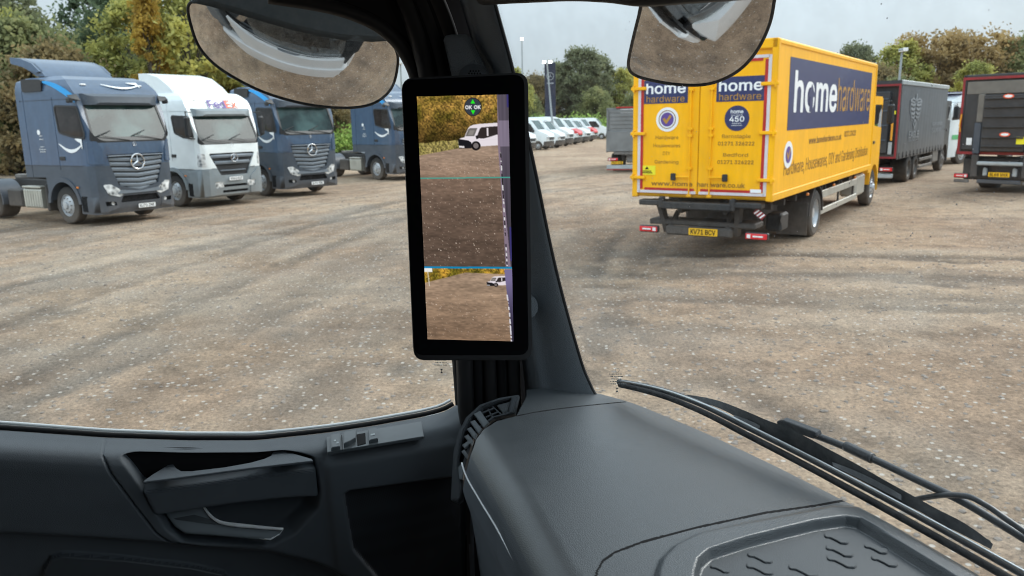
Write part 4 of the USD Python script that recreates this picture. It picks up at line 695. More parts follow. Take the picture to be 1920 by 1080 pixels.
# ------------------------------------------------------------------ row of white vans
def van(label, x, y, deg, red=False, group='white vans parked in a row far off'):
    nm = 'red_nosed_van' if red else 'white_van'
    p = thing(nm, label, 'van', (x, y, 0), deg, group)
    sd_ = [(-2.95, .45), (-2.98, 1.6), (-2.9, 2.5), (-2.7, 2.62), (.9, 2.64), (1.35, 2.5), (2.05, 1.62), (2.75, 1.32), (2.93, 1.1), (2.98, .55), (2.9, .3), (-2.9, .35)]
    fr = [(-.98, .2), (-.99, 1.3), (-.90, 2.3), (-.75, 2.66), (.75, 2.66), (.90, 2.3), (.99, 1.3), (.98, .2)]; pl = [(-3, -.99), (2.3, -.99), (2.75, -.85), (2.98, -.4), (2.98, .4), (2.75, .85), (2.3, .99), (-3, .99)]
    b = prism(sd_, 'y', -1, 1) ^ prism(fr, 'x', -4, 4) ^ prism(pl, 'z', 0, 4)
    for xx in (-1.95, 2.0): b = b - Manifold.hull_points(np.array(lathe([(.001, -1.2), (.42, -1.2), (.42, 1.2), (.001, 1.2)], 'y', 24).vertices) + [xx, 0, .36])
    ws = prism(rpoly([(1.30, 2.44), (2.02, 1.62), (2.4, 1.62), (1.7, 2.6)], .0), 'y', -.86, .86); sw = prism(rpoly([(.45, 2.22), (1.28, 2.22), (1.72, 1.62), (1.55, 1.48), (.45, 1.48)], .05), 'y', -1.2, 1.2)
    bump = prism([(2.4, .2), (3.2, .2), (3.2, .78), (2.55, .70)], 'y', -1.2, 1.2); gr = prism(rpoly([(-.55, .80), (.55, .80), (.62, 1.06), (-.62, 1.06)], .05), 'x', 2.5, 3.2)
    ob('body', b - ws - sw - bump - gr - bx((.4, 0, 1.4), (.02, 2.2, .001)), M['white_paint'], p, smooth=30); ob('windscreen', (b ^ ws).translate([-.02, 0, -.02]), M['screen_glass'], p); ob('side_window', (b ^ sw).scale([1, .99, 1]), M['side_glass'], p); ob('bumper', b ^ bump, M['chassis_black'], p); ob('grille', (b ^ gr).translate([-.03, 0, 0]), M['dark_grille'], p)
    if red: ob('bonnet', (b ^ prism([(2.12, 1.3), (3.1, .9), (3.1, 1.25), (2.7, 1.5), (2.12, 1.7)], 'y', -.92, .92)).translate([.012, 0, .012]), M['red_paint'], p)
    for s in (-1, 1):
        for xx in (-1.95, 2.0): wheel(p, xx, s * .86, s, r=.35, w=.24, dish=1)
        ob('headlight', bx((2.78, s * .74, 1.0), (.2, .26, .26), .05), M['headlight'], p); ob('wing_mirror', bx((1.62, s * 1.12, 1.62), (.16, .22, .34), .05), M['black_plastic'], p)
        ob('side_moulding', bx((-.2, s * .992, .72), (3.2, .02, .12), .005), M['chassis_black'], p)
    return p
ORD = ['first', 'second', 'third', 'fourth', 'fifth', 'sixth', 'seventh', 'eighth', 'ninth', 'tenth', 'eleventh', 'twelfth', 'thirteenth', 'fourteenth', 'fifteenth', 'sixteenth', 'seventeenth', 'eighteenth', 'nineteenth', 'twentieth']
vans = [(2.0, 65.6, 0), (3.7, 69.2, 0), (4.9, 73.0, 0), (6.0, 77.2, 0), (7.3, 82.0, 1), (8.6, 87.0, 0), (9.9, 91.6, 1), (12.4, 100.5, 0)]
V0 = None; R0 = None; HD = -24; nw = 0
vl = ['nearest white van, cut off by the pillar edge', 'second white van of the far row, its side window showing', 'third white van from the pillar in the far row', 'fourth white van from the pillar in the far row', 'first red-nosed white van, in the middle of the far row', 'white van parked between the two red-nosed vans', 'second red-nosed white van, brightest red in the far row', 'last white van of the row, next to the grey truck']
for (x, y, red), lb in zip(vans, vl):
    c_, s_ = math.cos(math.radians(HD)), math.sin(math.radians(HD)); cx, cy = x - 2.95 * c_, y - 2.95 * s_
    if red:
        if R0 is None: R0 = van(lb, cx, cy, HD, True)
        else: dup(R0, lb, (cx, cy, 0), HD, 'white vans parked in a row far off')
    elif V0 is None: V0 = van(lb, cx, cy, HD)
    else: dup(V0, lb, (cx, cy, 0), HD + (12 if y > 99 else 0), 'white vans parked in a row far off', (1, 1, 1.0 + .06 * math.sin(y)))
# dark sign pylon with a star, lamp posts
p = thing('sign_pylon', 'tall narrow navy sign pylon with a star emblem, rising over the white vans', 'sign', (4.36, 85, 0), 0)
ob('sign_panel', bx((0, 0, 5.3), (1.12, .35, 5.9), .03), M['pylon_navy'], p); ob('base_post', bx((0, 0, 1.2), (.6, .25, 2.4), .02), M['post_grey'], p); star_emblem(p, (0, -.19, 6.9), (1, 0, 0), (0, 0, 1), .36, mat='logo_grey'); ob('name_band', put(flat(sbox(-.35, -.06, .35, .06), .01), (0, -.185, 6.2), (1, 0, 0), (0, 0, 1)), M['logo_grey'], p)
def lamp_post(label, x, y, h, lean=(0, 0), heads=1, glow=True, deg=0):
    p = thing('lamp_post', label, 'lamp post', (x, y, 0), deg, None)
    ob('post', tube([(0, 0, 0), (lean[0] * .5, lean[1] * .5, h * .5), (lean[0], lean[1], h)], [.11, .09, .06], 8), M['post_grey'], p)
    for i in range(heads):
        dx = 0 if heads == 1 else (-.28 if i == 0 else .28)
        a = ob('lamp_head', bx((lean[0] + dx, -.12, h + .05), (.34, .6, .16), .05), M['post_grey'], p); ob('lamp_lens', bx((lean[0] + dx, -.12, h - .04), (.3, .5, .05), .01) + bx((lean[0] + dx, -.44, h + .05), (.3, .04, .2), .01), M['lamp_glow' if glow else 'lamp_white'], a)
    return p
lamp_post('slim lamp post with one bright head, tallest one beside the pillar', 1.5, 85, 10.6)
lamp_post('leaning lamp post with two bright heads in front of the navy pylon', 4.2, 75, 7.6, (-.62, 0), 2)
lamp_post('grey lamp post above the dark curtain truck', 23.8, 50, 6.2, (.1, 0), 1, False)
lamp_post('lamp post seen between the hanging mirror and the display', -9.1, 70, 7.4, (0, 0), 1, False)
# planting: rows along the left bank, far trees in the middle, autumn trees on the right
B0, B1 = np.array([-39.0, 39.0]), np.array([-9.0, 75.0]); BN = np.array([-.77, .64])
plan_ = []
def row(off, kinds, step, smin, smax, seed, t0=0.0, t1=1.0):
    r = np.random.default_rng(seed); Ls = np.linalg.norm(B1 - B0); t = t0
    while t < t1:
        k = kinds[r.integers(len(kinds))]; q = B0 + (B1 - B0) * t + BN * (off + r.uniform(-1.2, 1.2)); plan_.append((k, q[0], q[1], r.uniform(smin, smax), r.uniform(0, 360))); t += step * r.uniform(.75, 1.25) / Ls
row(3.5, ['bushy_olive_tree', 'russet_bush', 'bushy_olive_tree', 'russet_bush'], 4.4, .70, .95, 3)
row(8.0, ['bushy_olive_tree', 'russet_bush', 'bushy_olive_tree', 'yellow_green_tree'], 4.8, .95, 1.2, 4)
row(13.5, ['grey_green_tree', 'bushy_olive_tree', 'bushy_olive_tree', 'yellow_green_tree', 'dark_green_tree'], 5.0, .9, 1.12, 6)
plan_ += [('golden_tree', -21.4, 49.5, (.85, .85, 1.0), 10), ('yellow_green_tree', -20.4, 53, 1.1, 40), ('yellow_green_tree', -18.6, 57, 1.15, 100), ('golden_tree', -18.6, 54.0, (.7, .7, .72), 90), ('russet_bush', -26, 47.6, 1.0, 0), ('dark_green_tree', -28.4, 62, .95, 30), ('yellow_green_tree', -33, 55, .95, 130), ('bushy_olive_tree', -29.0, 50, 1.1, 70), ('bushy_olive_tree', -34.0, 52, 1.2, 170), ('yellow_green_tree', -24.5, 55, 1.0, 200), ('grey_green_tree', -24, 68, 1.05, 77)]
plan_ = [q for q in plan_ if not (abs(q[1] / q[2] + .545) < .045 and q[0] in ('grey_green_tree', 'dark_green_tree') and np.max(q[3]) * 13 > 11.2)]   # the gaps of sky near the top left
bank = list(plan_); plan_ = []
for x, y, k, s in [(-4, 112, 'yellow_green_tree', .95), (0.5, 108, 'yellow_green_tree', .85), (3.5, 118, 'russet_bush', 1.2), (7.6, 122, 'grey_green_tree', .80), (10.6, 118, 'grey_green_tree', .92), (13.6, 124, 'grey_green_tree', .86), (17, 122, 'yellow_green_tree', .9), (20, 128, 'grey_green_tree', .78), (23.5, 130, 'russet_bush', 1.2), (27, 132, 'grey_green_tree', .7), (12, 112, 'bushy_olive_tree', .8), (18, 114, 'bushy_olive_tree', .75), (2.5, 112, 'bushy_olive_tree', .75)]: plan_.append((k, x, y, s, (x * 37) % 360))
far = list(plan_); plan_ = []
for x, y, k, s in [(29.5, 66, 'russet_bush', .85), (33.5, 70, 'yellow_green_tree', .78), (37.0, 72, 'orange_tree', .95), (41.4, 73, 'orange_tree', .98), (45.5, 72, 'bushy_olive_tree', 1.08), (49.5, 70, 'yellow_green_tree', .8), (53, 70, 'orange_tree', .95), (36, 63, 'yellow_green_tree', .58), (40.5, 62, 'bushy_olive_tree', .72), (45, 62, 'bushy_olive_tree', .78), (49, 60, 'yellow_green_tree', .62), (33, 78, 'grey_green_tree', .66), (30, 63, 'bushy_olive_tree', .62), (54, 62, 'orange_tree', .7), (26, 68, 'grey_green_tree', .5)]: plan_.append((k, x, y, s, (x * 53) % 360))
right = plan_
WORD = {'bushy_olive_tree': 'bushy olive-green tree', 'russet_bush': 'brownish russet bush', 'dark_green_tree': 'dark green tree', 'golden_tree': 'slim golden-yellow tree', 'yellow_green_tree': 'yellow-green tree', 'grey_green_tree': 'grey-green leafy tree', 'orange_tree': 'orange-brown autumn tree'}
for lst, where, grp in ((bank, 'on the bank behind the blue cabs', 'trees and bushes on the left bank'), (far, 'beyond the row of white vans', 'trees beyond the vans'), (right, 'behind the dark trucks on the right', 'trees behind the right-hand trucks')):
    cnt = {}
    for k, x, y, s, d in sorted(lst, key=lambda q: q[1] / q[2]):
        cnt[k] = cnt.get(k, 0) + 1; n = cnt[k]
        tree(k, '%s from the left, %s %s' % ((ORD[n - 1] if n <= len(ORD) else 'number %d' % n), WORD[k], where), x, y, s, d, 0, grp)
hp = []
r = np.random.default_rng(21)
for t in np.linspace(-.15, 1.05, 420):
    q = B0 + (B1 - B0) * t + BN * r.uniform(-.6, 2.2); hp.append((q[0], q[1], r.uniform(1.4, 3.0)))
for t in np.linspace(0, 1, 300): hp.append((-6 + 38 * t + r.normal(), 104 + 6 * t + r.normal(0, 2), r.uniform(1.6, 3.6)))
for t in np.linspace(0, 1, 160): hp.append((25 + 32 * t + r.normal(), 58 + 2 * t + r.normal(0, 1), r.uniform(1.4, 2.8)))
hp = np.array(hp); k_ = r.integers(0, len(hp), 70000); d_ = r.normal(size=(70000, 3)); d_ /= np.linalg.norm(d_, axis=1, keepdims=True); d_ *= r.random((70000, 1)) ** .4
hc = np.stack([hp[k_, 0] + d_[:, 0] * 1.1, hp[k_, 1] + d_[:, 1] * 1.1, hp[k_, 2] * (.5 + .5 * d_[:, 2]) + .05], -1)
tag(ob('hedge', leaves(hc, .15, r), M['hedge_leaves'], smooth=False), 'low green hedge and undergrowth along the far edge of the yard', 'hedge', kind='stuff')
# ------------------------------------------------------------------ the cab one sits in: origin on the ground, +X the truck's forward, +Y its left
CABDEG = 22.0
_a = math.radians(CABDEG); CF = np.array([[math.cos(_a), math.sin(_a), 0], [-math.sin(_a), math.cos(_a), 0], [0, 0, 1]])
EYEP = np.array([0, 0, EYE])
def ray(px, py): return CF @ (FW + (px - 960) / FPX * RT - (py - 540) / FPX * UP)
def U(px, py, ax, v):
    d = ray(px, py); return EYEP + d * ((v - EYEP[ax]) / d[ax])
def UPl(px, py, o, n):
    d = ray(px, py); return EYEP + d * (np.dot(np.array(o) - EYEP, n) / np.dot(d, n))
def pix(P):
    d = (np.asarray(P, float) - EYEP) @ CF; zz = d @ FW
    return 960 + FPX * (d @ RT) / zz, 540 - FPX * (d @ UP) / zz
def basis(n, upish=(0, 0, 1.0)):
    n = np.array(n, float); n /= np.linalg.norm(n); yv = np.array(upish) - np.dot(upish, n) * n; yv /= np.linalg.norm(yv); return np.cross(yv, n), yv, n
def panel(pts, o, n, th, r=0.0, bev=0.0, upish=(0, 0, 1.0), holes=()):
    """a sheet whose outline is laid on the plane (o, n): th thick towards n, its edge stepped round by bev"""
    X, Yv, N = basis(n, upish); o = np.array(o, float)
    def to2(ps):
        q = np.array([UPl(a, b, o, N) for a, b in ps]) - o; return np.stack([q @ X, q @ Yv], 1)
    P = rpoly(Polygon(to2(pts)).buffer(0), r)
    for h in holes: P = P.difference(rpoly(Polygon(to2(h)).buffer(0), r))
    if bev <= 0: return put(flat(P, th), o, X, Yv, N)
    out = []; prev = 0
    for k_ in range(5):
        t = k_ / 4 * pi / 2; q = P.buffer(-bev * (1 - math.cos(t))); top = th - bev + bev * math.sin(t)
        if q.is_empty: break
        m = flat(q, top); out.append(put(m, o, X, Yv, N))
    return cat(out)
def spline(pts, n=60):
    from scipy.interpolate import PchipInterpolator
    p = np.array(pts, float); s = np.concatenate([[0], np.cumsum(np.linalg.norm(np.diff(p, axis=0), axis=1))]); t = np.linspace(0, s[-1], n)
    return np.stack([PchipInterpolator(s, p[:, k])(t) for k in range(p.shape[1])], 1)

def grain(name, col, rough, bump=0.35, scale=900.0, spec=0.4, var=0.06):
    """moulded plastic with a leather grain"""
    c = np.array(col, float)
    M[name] = usdkit.material(stage, '/World/Looks/' + name, {'tc': ('texture_coordinate', {}), 'v': ('voronoi_texture', {'scale': scale * .45, 'feature': 'distance_to_edge'}), 'n': ('noise_texture', {'scale': scale * .18, 'detail': 4.0, 'distortion': 1.2}),
        'sm': ('map_range', {'from_min': 0.0, 'from_max': 0.22, 'clamp': True}), 'ad': ('math', {'math_type': 'multiply_add', 'value2': 0.8}), 'b': ('bump', {'strength': bump, 'distance': 0.0008}),
        'n2': ('noise_texture', {'scale': 9.0, 'detail': 6.0, 'roughness': 0.7}), 'r': ('rgb_ramp', {'ramp': [(0.3, tuple(c * (1 - var))), (0.7, tuple(c * (1 + var)))]}), 'rr': ('map_range', {'from_min': 0.3, 'from_max': 0.7, 'to_min': rough - .05, 'to_max': rough + .07}),
        'p': ('principled_bsdf', {'specular_ior_level': spec})},
        [('tc.object', 'v.vector'), ('tc.object', 'n.vector'), ('tc.object', 'n2.vector'), ('v.distance', 'sm.value'), ('n.fac', 'ad.value1'), ('sm.result', 'ad.value3'), ('ad.value', 'b.height'), ('b.normal', 'p.normal'), ('n2.fac', 'r.fac'), ('r.color', 'p.base_color'), ('n2.fac', 'rr.value'), ('rr.result', 'p.roughness')], surface='p.BSDF')
grain('dash_plastic', (0.044, 0.052, 0.058), 0.37, .24, 900, 1.0)
grain('vent_plastic', (0.16, 0.18, 0.195), 0.40, .05, 800, .6)
grain('door_plastic', (0.088, 0.102, 0.116), 0.50, .25, 1400)
grain('pillar_plastic', (0.10, 0.116, 0.13), 0.55, .5, 900)
grain('smooth_plastic', (0.060, 0.068, 0.076), 0.40, .06, 1500)
grain('switch_plastic', (0.072, 0.084, 0.092), 0.35, .03, 1500, .5)
grain('rubber_mat', (0.075, 0.083, 0.09), 0.5, .1, 900, .4)
plain('rubber_seal', (0.010, 0.010, 0.011), 0.6, spec=0.3)
plain('gloss_black', (0.002, 0.002, 0.0025), 0.15, spec=0.12, var=0.02)
plain('chrome_trim', (0.85, 0.88, 0.90), 0.28, metal=0.15, var=0.02)
plain('dark_lever', (0.20, 0.23, 0.25), 0.25, metal=0.1, var=0.05)
plain('headliner', (0.10, 0.11, 0.12), 0.95, spec=0.1)
plain('own_paint', (0.55, 0.58, 0.60), 0.3, coat=0.5, var=0.05)
plain('wiper_black', (0.032, 0.035, 0.039), 0.34, spec=0.6, var=0.25, vscale=40, bump=0.12, bscale=300)
plain('wiper_steel', (0.55, 0.57, 0.58), 0.25, metal=1.0)
M['mirror_face'] = usdkit.material(stage, '/World/Looks/mirror_face', {'tc': ('texture_coordinate', {}), 'n': ('noise_texture', {'scale': 60.0, 'detail': 6.0, 'roughness': .8}), 'r': ('map_range', {'from_min': .45, 'from_max': .75, 'to_min': .035, 'to_max': .10, 'clamp': True}), 'p': ('principled_bsdf', {'metallic': 1.0, 'base_color': (0.52, 0.52, 0.52)})}, [('tc.object', 'n.vector'), ('n.fac', 'r.value'), ('r.result', 'p.roughness')], surface='p.BSDF')
def pane(name, tint, grime):
    M[name] = usdkit.material(stage, '/World/Looks/' + name, {'f': ('layer_weight', {'blend': 0.5}), 'pw': ('math', {'math_type': 'power', 'value2': 4.0}), 'ma': ('math', {'math_type': 'multiply_add', 'value2': 0.4, 'value3': 0.012}), 't': ('transparent_bsdf', {'color': tint}), 'g': ('glossy_bsdf', {'color': (1, 1, 1), 'roughness': 0.0}), 'm': ('mix_closure', {}),
        'tc': ('texture_coordinate', {}), 'n': ('noise_texture', {'scale': 30.0, 'detail': 8.0, 'roughness': .75}), 'r': ('map_range', {'from_min': .36, 'from_max': .9, 'to_min': 0.0, 'to_max': grime, 'clamp': True}), 'd': ('diffuse_bsdf', {'color': (0.6, 0.6, 0.58)}), 'm2': ('mix_closure', {})},
        [('f.facing', 'pw.value1'), ('pw.value', 'ma.value1'), ('ma.value', 'm.fac'), ('t.BSDF', 'm.closure1'), ('g.BSDF', 'm.closure2'), ('tc.object', 'n.vector'), ('n.fac', 'r.value'), ('r.result', 'm2.fac'), ('m.closure', 'm2.closure1'), ('d.BSDF', 'm2.closure2')], surface='m2.closure')
pane('window_pane', (0.97, 0.985, 0.98), .05); pane('windscreen_pane', (0.94, 0.97, 0.972), .17)

C = thing('truck_cab', 'grey plastic truck cab interior framing the view: door, dashboard, pillar and display', 'truck cab', (0, 0, 0), CABDEG)
LD = 1.37
def fws(l, zz): return 0.735 - 0.115 * (np.asarray(l) - 0.2) ** 2 - 0.262 * (np.asarray(zz) - 2.06)      # windscreen: forward of the eye at (left, height)
def UW(px, py, off=0.0):
    """a pixel's ray to the windscreen surface (off metres outside it)"""
    d = ray(px, py); t = 0.8
    for _ in range(30):
        q = EYEP + d * t; t += (fws(q[1], q[2]) + off - q[0]) / d[0] * .7
    return EYEP + d * t

# ---- relief painted as a height map (metres into the panel), read by the pixel each surface point falls on
class Relief:
    def __init__(s, x0, y0, x1, y1): s.x0, s.y0, s.w, s.h, s.k = x0, y0, x1 - x0, y1 - y0, 2; s.A = np.zeros((s.h * 2, s.w * 2))
    def _im(s): im = Image.new('L', (s.w * 2, s.h * 2)); return im, ImageDraw.Draw(im)
    def mask(s, pts):
        im, d = s._im(); d.polygon([((a - s.x0) * 2, (b - s.y0) * 2) for a, b in pts], fill=255); return np.asarray(im, float) / 255
    def area(s, pts, depth, blur): s.A += depth * gaussian_filter(s.mask(pts), blur * 2)
    def line(s, pts, depth, width, blur=.6):
        im, d = s._im(); d.line([((a - s.x0) * 2, (b - s.y0) * 2) for a, b in pts], fill=255, width=int(width * 2)); s.A += depth * gaussian_filter(np.asarray(im, float) / 255, blur * 2)
    def get(s, A, px, py): return map_coordinates(A, [(np.asarray(py) - s.y0) * 2, (np.asarray(px) - s.x0) * 2], order=1, mode='nearest')

# ---- door
D = ob('door', panel([(-500, 700), (-500, 1500), (1000, 1500), (880, 760), (600, 830), (0, 830)], (0, LD + .05, 2), (0, -1, 0), .03), M['own_paint'], C)
sill_px = [(-330, 800), (-40, 803), (0, 805), (100, 812), (200, 819), (350, 824), (480, 824), (560, 816), (620, 809), (700, 797), (800, 779), (838, 769), (862, 752)]
sill = np.array([U(a, b, 1, LD) for a, b in sill_px]); fs = np.linspace(sill[0, 0], sill[-1, 0], 420); zsill = np.interp(fs, sill[:, 0], spline(sill, 13)[:, 2] if False else sill[:, 2]); zsill = gaussian_filter(zsill, 4, mode='nearest')
prof = spline([(.004, -.02), (.0, -.002), (-.006, .0), (-.03, -.003), (-.052, -.007), (-.062, -.013), (-.068, -.024), (-.070, -.04), (-.070, -.08), (-.067, -.14), (-.062, -.20), (-.058, -.26), (-.058, -.34), (-.058, -.5)], 300)
R_ = Relief(-340, 730, 930, 1130)
pocket = [(233, 858), (258, 846), (283, 838), (350, 838), (513, 840), (587, 863), (595, 927), (590, 953), (547, 997), (508, 1018), (347, 1014), (318, 992), (267, 907)]
R_.area(pocket, .046, 3.6);
seam = [(198, 815), (197, 828), (192, 853), (207, 887), (250, 945), (293, 1000), (317, 1018), (383, 1030), (500, 1037), (583, 1057), (640, 1079), (690, 1110)]
R_.line(seam, .006, 2.6, .7)
low_ = [(-340, 1000), (0, 1004), (150, 1012), (300, 1022), (380, 1031), (500, 1038), (583, 1058), (640, 1080), (690, 1112), (690, 1130), (-340, 1130)]
R_.area(low_, .022, 5)
lid = [(75, 1100), (78, 1074), (92, 1054), (112, 1047), (230, 1055), (360, 1070), (420, 1082), (440, 1110)]
R_.area(lid, -.012, 1.5); R_.line(lid, .004, 2.5, .8)
R_.area([(612, 868), (625, 862), (870, 822), (870, 1130), (640, 1130), (618, 960)], -.008, 6)
spk = [(645, 925), (655, 918), (846, 893), (880, 890), (880, 1130), (712, 1130), (706, 1079), (662, 1027)]
R_.area(spk, .010, 1.6)
FF = np.repeat(fs[:, None], 300, 1); ZZ = zsill[:, None] + prof[None, :, 1]; LL = LD + prof[None, :, 0] + 0 * FF
PP = np.stack([FF, LL, ZZ], -1); px, py = pix(PP); rel = R_.get(gaussian_filter(R_.A, .6), px, py); tt = np.clip((prof[None, :, 1] * -1 - .0055) / .006, 0, 1)
PP[..., 1] += rel * np.maximum(tt, (px > 150) * (px < 215) * .5); PP[..., 2] -= .25 * rel * (tt < .5) * (px > 150) * (px < 215)
mL = R_.mask([(-340, 730), *seam, (690, 1130), (-340, 1130)]); mS = R_.mask(spk); mP = R_.mask([(a, b) for a, b in pocket]); mD = R_.mask(lid)
lab = np.where(R_.get(mS, px, py) > .5, 1, np.where(R_.get(mP, px, py) > .5, 2, np.where(R_.get(mD, px, py) > .5, 4, np.where(R_.get(mL, px, py) > .5, 3, 0))))
G_ = grid_mesh(PP); fl_ = lab.reshape(-1)[np.asarray(G_.faces)[:, 0]]
def sub(mesh, keep): m = trimesh.Trimesh(mesh.vertices, np.asarray(mesh.faces)[keep], process=False); m.remove_unreferenced_vertices(); return m
M['speaker_mesh'] = usdkit.material(stage, '/World/Looks/speaker_mesh', {'tc': ('texture_coordinate', {}), 'mp': ('mapping', {'rotation': (0, .15, 0)}), 'v': ('voronoi_texture', {'scale': 330.0, 'randomness': 0.0}), 'r': ('rgb_ramp', {'ramp': [(0.25, (0.010, 0.011, 0.013)), (0.45, (0.022, 0.025, 0.03))]}), 'b': ('bump', {'strength': .2, 'distance': .001}), 'p': ('principled_bsdf', {'roughness': .6})},
    [('tc.object', 'mp.vector'), ('mp.vector', 'v.vector'), ('v.distance', 'r.fac'), ('r.color', 'p.base_color'), ('v.distance', 'b.height'), ('b.normal', 'p.normal')], surface='p.BSDF')
for k_, nm, mt in ((3, 'rear_trim_panel', 'door_plastic'), (0, 'front_trim_panel', 'door_plastic'), (2, 'handle_recess', 'door_plastic'), (1, 'speaker_grille', 'speaker_mesh'), (4, 'pocket_lid', 'smooth_plastic')): ob(nm, sub(G_, fl_ == k_), M[mt], D, smooth=True)
sl3 = np.stack([fs, 0 * fs + LD + .006, zsill + .001], 1)[::6]; ob('window_seal', tube(sl3, .0045, 8), M['rubber_seal'], D, smooth=True); ob('outer_sill', tube(sl3 + [0, .016, .002], .0030, 8), M['own_paint'], D, smooth=True)
hp_ = [(268, 906), (285, 894), (303, 882), (322, 871), (328, 878), (338, 885), (360, 885), (420, 878), (470, 869), (495, 863), (508, 856), (514, 845), (530, 846), (586, 865), (592, 915), (520, 919), (440, 927), (380, 936), (300, 948), (288, 946)]
hn = np.array((0, -1, -.12)) / np.linalg.norm((1, .12)); ho = np.array((0, LD - .052, 2.0)); PH = ob('pull_handle', panel([(268, 904), (333, 896), (467, 878), (587, 864), (592, 915), (520, 919), (440, 927), (380, 936), (300, 948), (288, 946)], ho, hn, .030, .004, .006), M['door_plastic'], D, smooth=50)
h1, h2 = UPl(268, 903, ho + hn * .029, hn), UPl(587, 863, ho + hn * .029, hn); ht = np.cross(h2 - h1, (0, .95, .10)); ht = ht / np.linalg.norm(ht) * (1 if ht[2] < 0 else -1) * -1
ob('handle_top', panel([(270, 904), (285, 893), (303, 882), (320, 871), (325, 872), (330, 880), (340, 886), (360, 886), (420, 879), (470, 870), (495, 863), (508, 857), (513, 846), (518, 844), (530, 847), (585, 863), (587, 867), (467, 881), (333, 899), (268, 907)], h1, ht, .003, 0, .0015, (0, 1, 0)), M['door_plastic'], PH, smooth=50)
lv = [(302, 951), (338, 944), (376, 938), (384, 953), (398, 970), (416, 979), (470, 986), (532, 991), (524, 1002), (507, 1014), (420, 1006), (348, 1001), (328, 988)]
lev = ob('door_lever', panel(lv, (0, LD - .040, 1.9), (0, -.85, .55), .012, .001, .004), M['dark_lever'], D, smooth=40)
ob('lever_edge', tube([UPl(a, b, (0, LD - .058, 1.9), np.array((0, -.85, .55)) / np.linalg.norm((.85, .55))) for a, b in spline([(376, 939), (384, 953), (398, 970), (416, 980), (470, 987), (531, 992)], 24)], np.concatenate([np.linspace(.0016, .0034, 12), np.linspace(.0034, .0024, 12)]), 8), M['chrome_trim'], lev, smooth=True)
ob('lever_tip', panel([(474, 988), (532, 992), (524, 1003), (507, 1013), (470, 1009)], (0, LD - .074, U(500, 1000, 1, LD - .074)[2]), (0, -.55, .83), .002, .0, .0008, (0, 1, 0)), M['chrome_trim'], lev, smooth=40)
ob('lever_facet', panel([(318, 967), (352, 962), (398, 975), (455, 989), (330, 975)], (0, LD - .053, 1.9), (0, -1, .8), .0015), M['switch_plastic'], lev)
zl = 1.9885; nz = (.02, -.06, 1)
ob('switch_plate', panel([(612, 824), (790, 794), (795, 823), (614, 853)], (.25, 1.34, zl - .002), nz, .005, .0015, .0015, (0, 1, 0)), M['switch_plastic'], D, smooth=40)
for q, th in (([(620, 821), (638, 818), (638, 843), (621, 846)], .0065), ([(690, 810), (706, 807), (709, 828), (692, 832)], .0065), ([(644, 818), (669, 813), (667, 829), (655, 836), (645, 840)], .0085)): ob('window_switch', panel(q, (.25, 1.34, zl + .003), nz, th, .001, .002, (0, 1, 0)), M['switch_plastic'], D, smooth=40)
ob('switch_recess', panel([(669, 815), (685, 812), (686, 832), (670, 836)], (.25, 1.34, zl + .0032), nz, .0006, .001, 0, (0, 1, 0)), M['matt_black'], D)
ob('switch_divider', panel([(640, 816), (641, 845), (642.5, 845), (641.5, 816)], (.25, 1.34, zl + .0032), nz, .0006, 0, 0, (0, 1, 0)), M['matt_black'], D)
ob('window_icon', cat(*[panel([(a, b), (a + 4, b - .5), (a + 4, b + 2.5), (a, b + 3)], (.25, 1.34, zl + .0098), nz, .0003, 0, 0, (0, 1, 0)) for a, b in ((626, 825), (631, 829), (695, 814), (699, 813))]), M['post_grey'], D, smooth=False, kind='stuff')
# ---- frame round the side window, header and pillar
win = [(-600, 790), (0, 815), (200, 829), (480, 834), (620, 819), (800, 789), (850, 776), (862, 757), (857, 690), (846, 560), (820, 350), (790, 190), (774, 133), (758, 101), (745, 82), (725, 62), (700, 44), (670, 30), (640, 19), (600, 9), (560, 2), (500, -7), (350, -30), (0, -60), (-600, -90)]
wo = [(-700, 860), (862, 900), (935, 860), (1010, 720), (1000, 560), (975, 350), (930, 150), (890, 40), (820, -120), (500, -200), (-700, -260)]
inner = [(a, b) for a, b in win]
ob('side_frame', panel(wo, (0, LD - .012, 2.3), (0, -1, 0), .03, 0, .010, holes=[inner]), M['matt_black'], C, smooth=40)
edge = spline(win[7:22], 90); ob('frame_seal', tube([U(a, b, 1, LD - .04) for a, b in edge + [3, 0]], .012, 8), M['rubber_seal'], C, smooth=True)
ob('side_glass', panel([(a, b + (12 if b > 700 else 0)) for a, b in win[1:-1]] + [(-100, -80)], (0, LD + .012, 2.3), (0, -1, 0), .0001), M['window_pane'], C, smooth=False)
for k_, (x0, x1, x2, rr) in enumerate([(872, 862, 800, .016), (896, 884, 818, .010), (918, 903, 832, .013), (941, 922, 846, .010), (963, 944, 860, .013)]):
    pts = spline([(x0 + 8, 800), (x0 + 2, 760), (x0, 700), (x1, 480), (x2 + 10, 180), (x2 - 12, 80), (x2 - 70, -60)], 60); ob('rubber_seal', tube([U(a, b, 1, LD - .060 - .006 * k_) for a, b in pts], rr, 10), M['rubber_seal' if k_ % 2 == 0 else 'matt_black'], C, smooth=True)
lp = spline([(986, 800), (985, 745), (978, 668), (968, 560), (950, 400), (925, 220), (900, 130), (868, 20), (840, -70)], 80)
rp = spline([(1150, 772), (1116, 741), (1104, 718), (1096, 700), (1080, 650), (1040, 500), (1000, 310), (960, 130), (925, 0), (904, -80)], 80)
rows_ = []
for a, b in zip(lp, rp):
    A_ = U(a[0], a[1], 1, LD - .085); Bq = UW(b[0], b[1], -.004); s_ = np.linspace(0, 1, 26)[:, None]; q = A_ + (Bq - A_) * s_
    nrm = np.array([-.55, -.83, 0]); rows_.append(q + nrm * (.022 * np.sin(pi * s_) ** .8 + .012 * np.exp(-((s_ - .28) / .12) ** 2)))
